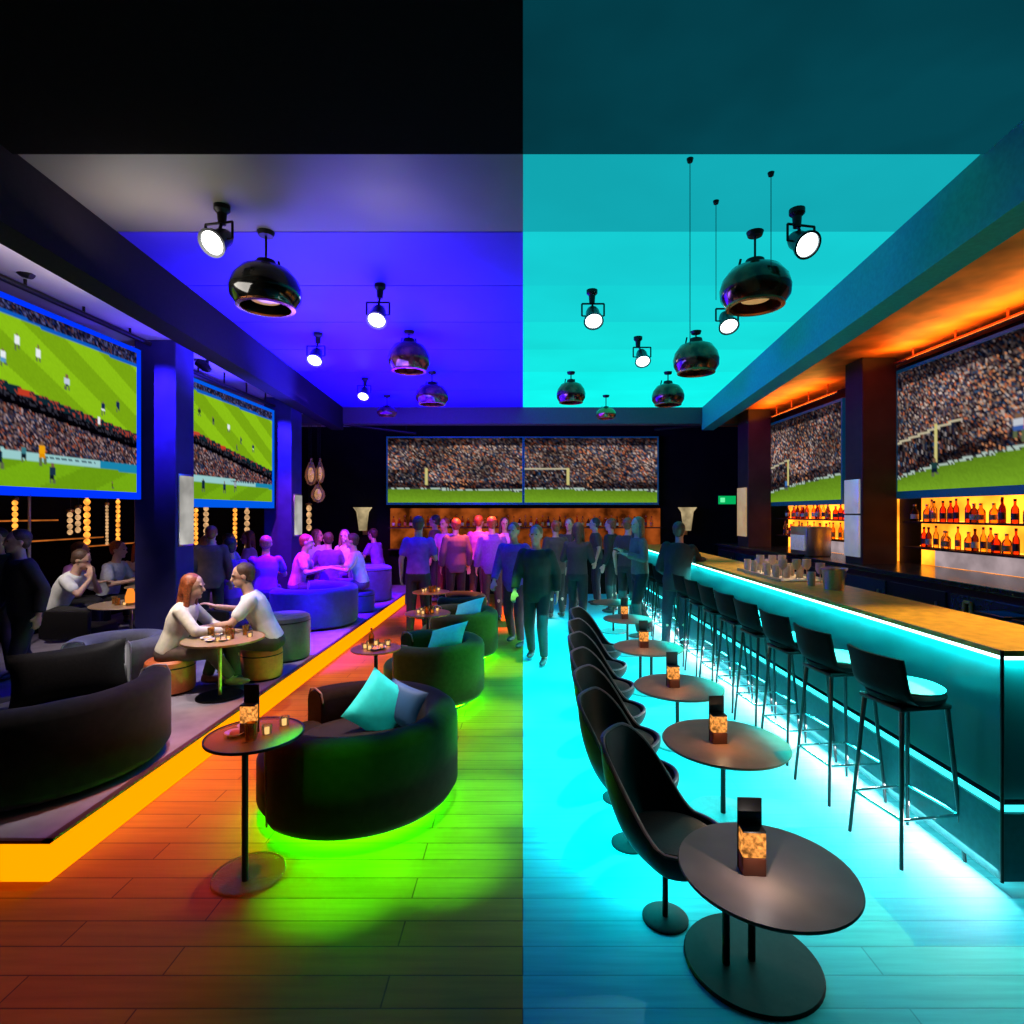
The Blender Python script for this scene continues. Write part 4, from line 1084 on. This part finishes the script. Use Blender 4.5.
def make_person_meshes(P):
    """P: pose dict in local coordinates (facing +y)"""
    vox = P.get('vox', .012)
    pel = Vector(P['pelvis']); lean = math.radians(P.get('lean', 0)); side_l = math.radians(P.get('side', 0))
    up = Vector((math.sin(side_l), math.sin(lean), math.cos(lean) * math.cos(side_l))).normalized()
    rt = Vector((1, 0, -math.sin(side_l))).normalized(); fw = up.cross(rt).normalized() * -1
    fw = rt.cross(up) * -1
    if fw.y < 0: fw = -fw
    k = P.get('k', 1.)
    chest = pel + up * .30 * k; sh = pel + up * .47 * k; nb = pel + up * .515 * k
    hl = lean * .45; hup = Vector((0, math.sin(hl), math.cos(hl)))
    head = nb + up * .04 + hup * .135 * k + Vector((0, .015, 0))
    yaw = math.radians(P.get('yaw', 0)); nod = math.radians(P.get('nod', 0))
    HR = Matrix.Rotation(yaw, 3, 'Z') @ Matrix.Rotation(-hl - nod, 3, 'X')
    SH = [sh + rt * s * .165 * k - up * .015 for s in (-1, 1)]
    HP = [pel + rt * s * .085 * k - up * .02 for s in (-1, 1)]
    arms = [(Vector(a), Vector(b)) for a, b in P['arms']]; legs = [(Vector(a), Vector(b)) for a, b in P['legs']]
    def torso(bm, g, top=True, low=-.06):
        rg = [(pel + up * low, .125, .085), (pel, .158, .108), (pel + up * .10 * k, .150, .102), (pel + up * .20 * k, .140, .098), (pel + up * .32 * k, .162, .112), (pel + up * .42 * k, .170, .105), (pel + up * .475 * k, .135, .085), (pel + up * .515 * k, .07, .062)]
        loft(bm, [(c, rt * (a + g), fw * (b + g)) for c, a, b in rg], 20)
        for s in SH: ell(bm, s, (.052 + g * .8, .052 + g * .8, .05 + g * .5))
    # body
    bm = B(); torso(bm, -.004)
    cyl(bm, nb - up * .02, head - HR @ Vector((0, .01, .05)), .056, .052, 14, True)
    ell(bm, head + HR @ Vector((0, -.012, .025)), (.076, .094, .095), 18, 14, HR)
    ell(bm, head + HR @ Vector((0, .02, -.045)), (.056, .066, .072), 16, 12, HR)
    cyl(bm, head + HR @ Vector((0, .083, .012)), head + HR @ Vector((0, .104, -.022)), .009, .014, 10, True)
    for s in (-1, 1):
        ell(bm, head + HR @ Vector((s * .077, -.008, -.008)), (.010, .018, .030), 8, 8, HR)
        ell(bm, head + HR @ Vector((s * .03, .080, .030)), (.022, .012, .008), 8, 6, HR)
    ell(bm, head + HR @ Vector((0, .084, -.052)), (.024, .010, .009), 10, 6, HR)
    ell(bm, head + HR @ Vector((0, .072, -.090)), (.024, .018, .018), 10, 6, HR)
    for s, (el, wr), S in zip((-1, 1), arms, SH):
        cyl(bm, S, el, .047, .038, 14, True); cyl(bm, el, wr, .038, .026, 14, True)
        hand(bm, wr, P.get('handdir', [None, None])[0 if s < 0 else 1] or (wr - el), s, P.get('curl', .35))
    for s, (kn, an), Hh in zip((-1, 1), legs, HP):
        cyl(bm, Hh, kn, .078, .055, 14, True); mid = kn.lerp(an, .35) + (Vector((0, -.015, 0)))
        cyl(bm, kn, mid, .054, .052, 12, True); cyl(bm, mid, an, .052, .035, 12, True)
        ell(bm, an + Vector((0, .06, -.035)), (.036, .10, .028))
    out = {'body': voxel_mesh(bm, vox, 3)}
    # shirt
    g = .014 if not P.get('jacket') else .03
    bm = B(); torso(bm, g, low=-.03 if not P.get('jacket') else -.14)
    for (el, wr), S in zip(arms, SH):
        if P.get('long'):
            cyl(bm, S, el, .050 + g * .8, .042 + g * .8, 14, True); cyl(bm, el, el.lerp(wr, .92), .042 + g * .8, .033 + g * .6, 14, False)
        else:
            cyl(bm, S, S.lerp(el, .62), .052 + g, .050 + g, 14, True)
    out['shirt'] = voxel_mesh(bm, max(vox, .011), 4)
    # collar hole not needed: neck passes through
    bm = B()
    loft(bm, [(c, rt * a, fw * b) for c, a, b in ((pel - up * .10, .12, .095), (pel - up * .03, .165, .118), (pel + up * .03, .168, .118), (pel + up * .06, .160, .112))], 20)
    for (kn, an), Hh in zip(legs, HP):
        cyl(bm, Hh, kn, .094, .070, 14, True); cyl(bm, kn, an + Vector((0, 0, .02)), .070, .052, 14, False)
    out['trousers'] = voxel_mesh(bm, max(vox, .012), 3)
    bm = B(); zmin = min(l[1].z for l in legs) - .072
    bm.free()
    for n_, (kn, an) in zip(('shoe', 'shoe '), legs):
        bm = B()
        ell(bm, an + Vector((0, .055, -.035)), (.045, .125, .036)); ell(bm, an + Vector((0, -.01, -.01)), (.043, .052, .05))
        for v in bm.verts: v.co.z = max(v.co.z, zmin)
        out[n_] = voxel_mesh(bm, .012, 2)
    bm = B()
    ell(bm, head + HR @ Vector((0, -.030, .038)), (.086, .098, .092), 18, 14, HR)
    if P.get('hair') == 'long':
        ell(bm, head + HR @ Vector((0, -.055, -.04)), (.080, .066, .10), 14, 12, HR)
        for s in (-1, 1): cyl(bm, head + HR @ Vector((s * .066, -.02, .03)), head + HR @ Vector((s * .085, .0, -.18)), .034, .030, 10, True)
        cyl(bm, head + HR @ Vector((0, -.07, 0)), head + HR @ Vector((0, -.08, -.20)), .062, .050, 12, True)
    else:
        ell(bm, head + HR @ Vector((0, -.05, -.01)), (.074, .062, .075), 14, 12, HR)
    out['hair'] = voxel_mesh(bm, .012, 2)
    bm = B()
    for s in (-1, 1): ell(bm, head + HR @ Vector((s * .03, .082, .014)), (.011, .008, .007), 8, 6)
    me = bpy.data.meshes.new('eyes'); bm.to_mesh(me); bm.free()
    out['eyes'] = me
    return out

eye_m = mat('eye', (.05, .03, .02), .2)
def person(meshes, label, loc, rz, shirt, trousers=cloth_black, hair=hair_brown, s=1., group=None, shoe=shoe_m, sk=skin):
    t = thing('person', label, 'person', loc, rz, group); t.scale = (s, s, s)
    for k, m_ in (('body', sk), ('shirt', shirt), ('trousers', trousers), ('shoe', shoe), ('shoe ', shoe), ('hair', hair), ('eyes', eye_m)):
        from_mesh(k.strip(), meshes[k], m_, t)
    return t

SP = .95
stand_legs = [((-.10, .02, .49), (-.11, -.02, .085)), ((.10, .03, .49), (.12, .0, .085))]
stride_legs = [((-.09, .10, .49), (-.10, .04, .085)), ((.10, .0, .48), (.12, -.20, .105))]
arms_down = [((-.235, -.01, 1.13), (-.25, .06, .89)), ((.235, -.01, 1.13), (.25, .07, .89))]
arm_up = [((-.235, -.01, 1.13), (-.25, .06, .89)), ((.24, .03, 1.14), (.13, .24, 1.24))]
both_up = [((-.24, .03, 1.14), (-.10, .24, 1.20)), ((.24, .03, 1.14), (.13, .24, 1.24))]
standA = make_person_meshes(dict(pelvis=(0, 0, .93), lean=2, arms=arms_down, legs=stand_legs, long=True, jacket=True))
standB = make_person_meshes(dict(pelvis=(0, 0, .93), lean=4, arms=arm_up, legs=stand_legs))
standC = make_person_meshes(dict(pelvis=(0, 0, .92), lean=3, arms=both_up, legs=stride_legs, long=True, yaw=20, hair='long'))
stride = make_person_meshes(dict(pelvis=(0, 0, .92), lean=5, arms=[((-.235, -.06, 1.13), (-.25, -.02, .89)), ((.235, .06, 1.13), (.24, .18, .93))], legs=stride_legs, long=True, jacket=True))
# man leaning on bar: left of him the aisle, right arm on the bar (+x = bar when facing +y)
barman = make_person_meshes(dict(pelvis=(0, 0, .93), lean=14, side=6, arms=[((-.20, .16, 1.10), (-.12, .34, 1.02)), ((.33, .22, 1.16), (.42, .42, 1.19))], legs=[((-.12, .06, .49), (-.14, -.02, .085)), ((.10, .10, .49), (.09, .02, .085))], long=True, jacket=True, yaw=-20, nod=-5))
sit_legs = [((-.12, .40, .40), (-.13, .40, .085)), ((.12, .42, .40), (.13, .44, .085))]
sitA = make_person_meshes(dict(pelvis=(0, 0, .40), lean=14, arms=[((-.25, .20, .62), (-.14, .42, .66)), ((.25, .20, .62), (.12, .42, .66))], legs=sit_legs))
sitB = make_person_meshes(dict(pelvis=(0, 0, .40), lean=6, arms=[((-.24, .10, .60), (-.12, .32, .56)), ((.25, .10, .62), (.10, .30, .74))], legs=sit_legs, long=True, hair='long', yaw=25))
# hero couple: finer
woman = make_person_meshes(dict(vox=.008, k=.93, pelvis=(0, 0, .385), lean=20, arms=[((-.24, .30, .58), (-.16, .50, .53)), ((.22, .30, .60), (.06, .50, .56))], legs=[((-.10, .40, .40), (-.12, .30, .085)), ((.11, .40, .38), (.05, .56, .10))], long=True, hair='long', yaw=-6, handdir=[(.3, 1, -.05), (-.3, 1, 0)]))
man = make_person_meshes(dict(vox=.008, pelvis=(0, 0, .385), lean=24, arms=[((-.24, .34, .60), (-.10, .52, .57)), ((.23, .30, .66), (.10, .50, .72))], legs=[((-.17, .36, .42), (-.20, .30, .085)), ((.17, .38, .42), (.22, .34, .085))], yaw=8, handdir=[(.2, 1, 0), (-.2, .8, .4)]))
leaner = make_person_meshes(dict(pelvis=(0, 0, .40), lean=30, arms=[((-.22, .40, .60), (-.05, .42, .80)), ((.22, .40, .62), (.05, .44, .78))], legs=sit_legs, handdir=[(.1, -.1, 1), (-.1, -.1, 1)], nod=10))

D = math.radians
person(woman, 'long auburn haired woman in a cream top sitting at the round lounge table', (-3.17, 5.02, PZ), D(-78), cloth_cream, cloth_brown, hair_auburn, .93, shoe=shoe_tan)
person(man, 'brown haired man in a white shirt and dark trousers leaning over the lounge table', (-2.43, 5.42, PZ), D(112), cloth_white, mat('dark_olive_trousers', (.035, .028, .02), .8), hair_brown, .97)
person(leaner, 'man in a white shirt holding his hands to his face at the left', (-5.72, 6.80, PZ), D(-80), cloth_white, cloth_black, hair_brown, 1.0)
person(sitA, 'person in a pale grey top sitting behind the left lounge table', (-5.80, 7.80, PZ), D(-85), mat('pale_grey_cloth', (.5, .48, .52), .8), cloth_black, hair_auburn)
person(sitB, 'long haired person in a cream top beside the pale drink at the left', (-5.85, 8.55, PZ), D(-150), cloth_cream, cloth_black, hair_auburn, .95)
person(standA, 'auburn haired person in a dark brown jacket standing by the nearer left pillar', (-3.9, 7.0, PZ), D(20), cloth_brown, cloth_black, hair_auburn, .82)
person(sitA, 'person in pink sitting under the cream pendant cluster at the left', (-6.1, 7.5, PZ), D(-80), cloth_pink, cloth_black, hair_brown)
person(stride, 'dark dressed person standing at the very left edge of the lounge', (-4.22, 4.75, PZ), D(150), cloth_black, cloth_black, hair_brown, .84)
person(standA, 'dark dressed person beside the one at the very left edge of the lounge', (-5.0, 5.35, PZ), D(-170), cloth_black, cloth_brown, hair_black, .83)
# seated purple-lit crowd
seat_m = blue_fabric
crowd = [(203, 8.0, sitB, cloth_pink, hair_auburn, -60, 'person in pink nearest the nearer left pillar'), (221, 8.95, sitA, cloth_lilac, hair_brown, -100, 'person in a lilac top second from the nearer left pillar'),
         (236, 7.35, sitA, cloth_purple, hair_black, 60, 'person in deep purple facing the lounge table, back turned'), (252, 9.9, sitB, cloth_pink, hair_auburn, 100, 'person in pink sitting left of the farther left pillar'),
         (265, 8.0, sitA, cloth_purple, hair_blond, 20, 'person in purple sitting in front of the farther left pillar'), (296, 8.65, sitA, cloth_pink, hair_auburn, -80, 'person in pink sitting right of the farther left pillar'),
         (315, 10.7, sitB, cloth_lilac, hair_blond, -120, 'long haired person in lilac below the globe pendants'), (330, 9.3, sitA, cloth_purple, hair_brown, 30, 'person in purple sitting behind the blue armchair'),
         (347, 10.6, sitB, cloth_lilac, hair_blond, 160, 'person in a bright lilac top facing the camera near the back wall lamp'), (362, 9.0, sitA, cloth_lilac, hair_brown, 100, 'person in pale pink light beside the barrel seat'), (379, 11.6, sitA, cloth_purple, hair_brown, 70, 'person in purple at the far end of the lounge, right of the others')]
for (px, Y, ms, sh, hr, a, lb) in crowd:
    x = (px - VX) / F * Y
    person(ms, lb, (x, Y, PZ + .06), D(a), sh, mat('violet_trousers', (.12, .03, .22), .8), hr, 1.0, 'seated purple lit crowd')
    t = pouf('round_stool', 'blue stool under the ' + lb[:1] + lb[1:], (x, Y, PZ), .20, .335, seat_m, 'stool'); t['group'] = 'stools of the seated crowd'
    t['label'] = 'stool under the ' + ' '.join(lb.split()[:12]).rstrip(',')
# standing crowd
st = [(418, 7.9, standB, cloth_purple, cloth_denim, hair_brown, 0, 'broad person in a purple t shirt standing at the left of the crowd, back turned', 1.0, 0),
      (446, 10.4, standB, cloth_pink, cloth_maroon, hair_auburn, 150, 'person in pink standing behind the one in the purple t shirt', .97, 0),
      (456, 9.55, standA, mat('plum_cloth', (.07, .03, .07), .8), cloth_black, hair_auburn, 20, 'person in a dark plum jacket standing right of the purple t shirt', .97, 0),
      (478, 10.2, standB, cloth_purple, cloth_denim, hair_auburn, -20, 'person in purple standing in the middle of the left crowd', 1.0, 0),
      (492, 9.2, standA, mat('violet_jacket', (.14, .04, .28), .8), cloth_maroon, hair_auburn, 10, 'person in a violet jacket standing in the middle of the left crowd', .99, 0),
      (505, 10.6, standC, cloth_pink, cloth_maroon, hair_brown, 170, 'long haired person in pink standing far back near the centre', .98, 0),
      (515, 7.5, stride, mat('violet_jacket', (.14, .04, .28), .8), cloth_maroon, hair_auburn, 160, 'person in violet top and dark red trousers just left of the centre line', .96, 0),
      (436, 11.2, standA, cloth_brown, cloth_black, hair_brown, 90, 'person in brown standing at the back wall left of the crowd', 1.0, 0),
      (537, 6.65, stride, cloth_green, mat('dark_green_trousers', (.01, .022, .02), .8), hair_blond, 165, 'person in a dark green coat striding just right of the centre line', .95, 0),
      (556, 9.5, standA, cloth_grey, cloth_black, hair_auburn, 20, 'person in a grey jacket standing behind the green coat', .95, 0),
      (570, 10.2, standB, cloth_grey, cloth_black, hair_auburn, 160, 'person in grey standing at the back, right of the centre line', .97, 0),
      (577, 8.4, standC, mat('charcoal_cloth', (.035, .02, .018), .8), cloth_black, hair_brown, -20, 'long haired person in charcoal standing beside the shell chair row', .95, 0),
      (597, 10.8, standB, cloth_grey, cloth_denim, hair_brown, 90, 'person in grey standing far back between two groups', .97, 0),
      (612, 10.0, standA, cloth_black, cloth_black, hair_auburn, 60, 'person in black standing near the far end of the bar', .97, 0),
      (627, 9.2, standB, mat('charcoal_cloth', (.035, .02, .018), .8), cloth_black, hair_auburn, -40, 'person in charcoal standing in front of the far bar stools', .98, 0),
      (640, 8.05, standC, mat('taupe_cloth', (.16, .10, .08), .8), cloth_black, hair_blond, 100, 'fair haired person in pale grey leaning near the far bar stools', 1.0, 0)]
for (px, Y, ms, sh, tr, hr, a, lb, s, z) in st:
    person(ms, lb, ((px - VX) / F * Y, Y, 0), D(a), sh, tr, hr, s, 'standing crowd')
person(barman, 'person in a black jacket leaning on the bar with one arm', (1.98, 7.22, 0), D(-8), cloth_black, cloth_denim, hair_brown, .97)
# ------------------------------------------------------------------ lights
def spot(loc, target, col, power, ang=60, blend=.6, r=.0):
    l = bpy.data.lights.new('spot', 'SPOT'); l.energy = power; l.color = col; l.spot_size = math.radians(ang); l.spot_blend = blend; l.shadow_soft_size = r
    o = bpy.data.objects.new('spot_beam', l); COL.objects.link(o); o.location = loc
    o.rotation_euler = (Vector(target) - Vector(loc)).to_track_quat('-Z', 'Y').to_euler()
    return o
def point(loc, col, power):
    l = bpy.data.lights.new('point', 'POINT'); l.energy = power; l.color = col; l.shadow_soft_size = 0
    o = bpy.data.objects.new('candle_beam', l); COL.objects.link(o); o.location = loc
def area(loc, target, col, power, sx, sy, spread=180):
    l = bpy.data.lights.new('area', 'AREA'); l.energy = power; l.color = col; l.shape = 'RECTANGLE'; l.size = sx; l.size_y = sy; l.spread = math.radians(spread)
    o = bpy.data.objects.new('area_beam', l); COL.objects.link(o); o.location = loc
    zz = (Vector(loc) - Vector(target)).normalized(); yy = (Vector((0, 1, 0)) - zz * zz.y).normalized(); xx = yy.cross(zz)
    o.rotation_euler = Matrix((xx, yy, zz)).transposed().to_euler()
    return o
CY = (.0, 1.0, 1.0)
for i, (y, x, r_) in enumerate(right_tables[:5]):
    point((x - .045, y - .10, ZT + .12), (1, .86, .78) if i == 0 else (1, .6, .3), 1.5)
# cyan wash on the right floor: added unseen area lights hung low, shining down
area((.60, 4.9, .21), (.60, 4.9, 0), CY, 48, .35, 4.6)
area((.26, 4.9, .45), (.26, 4.9, 0), CY, 26, .2, 4.0, 130)
area((.34, 7.9, .6), (.34, 7.9, 0), CY, 36, .3, 4.6, 130)
area((1.15, 6.1, .42), (1.15, 6.1, 0), CY, 52, .4, 6.8)
area((1.62, 6.35, .5), (1.62, 6.35, 0), CY, 50, .3, 7.6)
# bar foot light thrown onto the floor
area((2.235, 6.9, .12), (2.12, 6.9, 0), (1, .9, .9), 150, .05, 8.5)
# light under the countertop washing the bar front
area((2.285, 6.95, 1.097), (2.30, 6.95, .7), (.03, 1, 1), 150, .03, 8.5)
area((2.6, 2.665, 1.097), (2.6, 2.68, .7), (.03, 1, 1), 9, .6, .03)
# green pools round the aisle armchairs, thrown by added overhead spots
GR = (.05, 1, .0)
spot((-.92, 2.6, 3.6), (-.90, 2.74, 0), GR, 2600, 14, 1., .05)
spot((-.50, 2.8, 3.6), (-.42, 2.92, 0), GR, 2500, 14, 1., .05)
spot((-.22, 3.4, 3.6), (-.26, 3.50, 0), GR, 2300, 14, 1.)
spot((-.25, 4.15, 3.6), (-.28, 4.2, 0), GR, 1400, 14, 1.)
spot((-.1, 4.2, 3.6), (-.33, 4.95, 0), (.08, 1, 0), 2000, 17, 1.)
spot((-.7, 5.2, 3.6), (-.8, 5.35, 0), (.1, 1, 0), 200, 22, .8)
spot((-.3, 5.8, 3.6), (-.30, 6.5, 0), (.14, 1, 0), 2000, 17, 1.)
spot((-.7, 6.8, 3.6), (-.75, 6.95, 0), (.1, 1, 0), 180, 22, .8)
# amber aisle wash
OR = (1, .30, .02)
spot((-1.6, 4.4, 3.6), (-1.7, 4.4, 0), OR, 650, 44, .8)
spot((-1.6, 6.8, 3.6), (-1.7, 6.9, 0), OR, 900, 44, .8)
spot((-1.6, 3.2, 3.6), (-1.75, 3.5, 0), (1, .14, .01), 520, 36, 1.)
spot((-1.7, 2.0, 3.6), (-1.9, 2.4, 0), (1, .14, .0), 130, 36, 1.)
spot((-.7, 9.5, 3.3), (-.7, 9.6, 0), (1, .14, .01), 2600, 50, .8)
# blue lounge wash
BL = (.07, .0, 1.0)
spot((-3.2, 8.2, 3.3), (-3.3, 8.2, 0), BL, 6500, 46, .7)
spot((-2.7, 10.2, 3.3), (-3.0, 10.2, 0), BL, 6500, 40, .7)
spot((-2.8, 6.7, 3.3), (-2.55, 6.9, 0), BL, 6500, 30, .7)
MG = (.75, .07, 1.0)
spot((-3.5, 7.2, 3.4), (-3.6, 9.2, 1.2), MG, 560, 50, .7)
spot((-2.4, 8.0, 3.4), (-2.8, 10.4, 1.2), MG, 650, 45, .7)
spot((-.9, 6.4, 3.4), (-.7, 9.6, 1.5), MG, 800, 32, .7)
# blue and white ceiling wash from added uplights, unseen in mid-air
area((-1.9, 8.0, 2.7), (-1.5, 8.2, 3.8), (.03, .0, 1.0), 700, 2.4, 3.8)
area((-1.9, 5.5, 2.7), (-1.7, 5.8, 3.8), (.14, .10, 1.0), 190, 1.6, 1.4)
area((-2.3, 3.6, 3.35), (-2.2, 3.65, 3.8), (1, .93, .85), 6, .8, .3)
area((-.9, 3.6, 3.4), (-.9, 3.65, 3.8), (1, .9, .85), 1.2, .3, .1)
area((-3.4, 4.1, 3.45), (-3.5, 4.1, 3.7), (1, .92, .95), 6, .5, 1.4)
area((-3.4, 6.9, 3.4), (-3.5, 6.9, 3.7), (.1, .03, 1), 34, .5, 3.2)
# left beam and pillars blue
spot((-2.2, 7.6, 2.6), (-3.2, 7.2, 3.6), (.03, .02, 1), 2600, 70, .9)
spot((-3.9, 5.3, 3.55), (-3.93, 6.1, 2.9), (.05, .02, 1), 900, 60, .9)
spot((-3.9, 8.4, 3.5), (-3.93, 9.1, 2.7), (.05, .02, 1), 900, 70, .9)
# neutral light, partly from the white spotlights, the rest added unseen spots
WH = (1, .93, .88)
spot(spots[0] + Vector((0, 0, -.15)), (-2.9, 3.7, .5), WH, 380, 44, .8)
spot((-3.6, 4.6, 3.3), (-3.2, 5.4, .2), WH, 330, 50, .8)
spot((-5.2, 5.2, 3.4), (-4.9, 6.8, .6), WH, 300, 50, .8)
spot((-2.7, 3.9, 3.3), (-2.65, 5.1, .6), (1, .85, .7), 260, 32, .7)
spot((-1.25, 4.0, 3.6), (-1.03, 3.58, .5), WH, 800, 20, .9, .05)
spot((-1.5, 1.5, 3.6), (-.95, 3.62, .6), (.35, 1, .88), 190, 10, .9)
spot(spots[4] + Vector((0, 0, -.15)), (.85, 2.3, .4), (1, .8, .72), 120, 20, 1.)
spot((.8, 6.2, 3.6), (.6, 4.6, .6), (1, .7, .65), 120, 45, .8)
spot((.6, 7.2, 3.6), (.6, 9.2, 1.2), (1, .8, .75), 120, 50, .8)
# right side: amber on copper side ceiling and bar interior
area((4.3, 5.2, 3.52), (4.25, 5.2, 3.7), (1, .38, .05), 26, .25, 2.6)
area((4.3, 9.0, 3.46), (4.25, 9.0, 3.7), (1, .38, .05), 20, .25, 2.0)
spot((3.4, 3.2, 3.3), (2.6, 3.1, 1.15), (1, .72, .2), 520, 44, .8)
spot((3.6, 6.4, 3.3), (2.7, 6.2, 1.15), (1, .8, .5), 330, 55, .8)
spot((3.7, 8.6, 3.3), (2.8, 8.6, 1.15), (1, .7, .4), 200, 55, .8)

# world and camera
w = bpy.data.worlds.new('World'); sc.world = w; w.use_nodes = True
w.node_tree.nodes['Background'].inputs['Color'].default_value = (.02, .02, .025, 1); w.node_tree.nodes['Background'].inputs['Strength'].default_value = .0
cam = bpy.data.cameras.new('camera'); co = bpy.data.objects.new('camera', cam); COL.objects.link(co)
co.location = (0, 0, CZ); co.rotation_euler = (PI / 2, 0, 0)
cam.sensor_width = 36; cam.lens = 36 * F / 1024; cam.shift_x = -(VX - 512) / 1024; cam.clip_start = .05
sc.camera = co
sc.view_settings.view_transform = 'Standard'; sc.view_settings.look = 'None'; sc.view_settings.exposure = 0; sc.view_settings.gamma = 1
sc.view_settings.use_curve_mapping = False
try:
    sc.cycles.use_denoising = True; sc.cycles.sample_clamp_indirect = 3; sc.cycles.max_bounces = 6; sc.cycles.diffuse_bounces = 3; sc.cycles.transparent_max_bounces = 12
    sc.cycles.caustics_reflective = False; sc.cycles.caustics_refractive = False
except Exception: pass
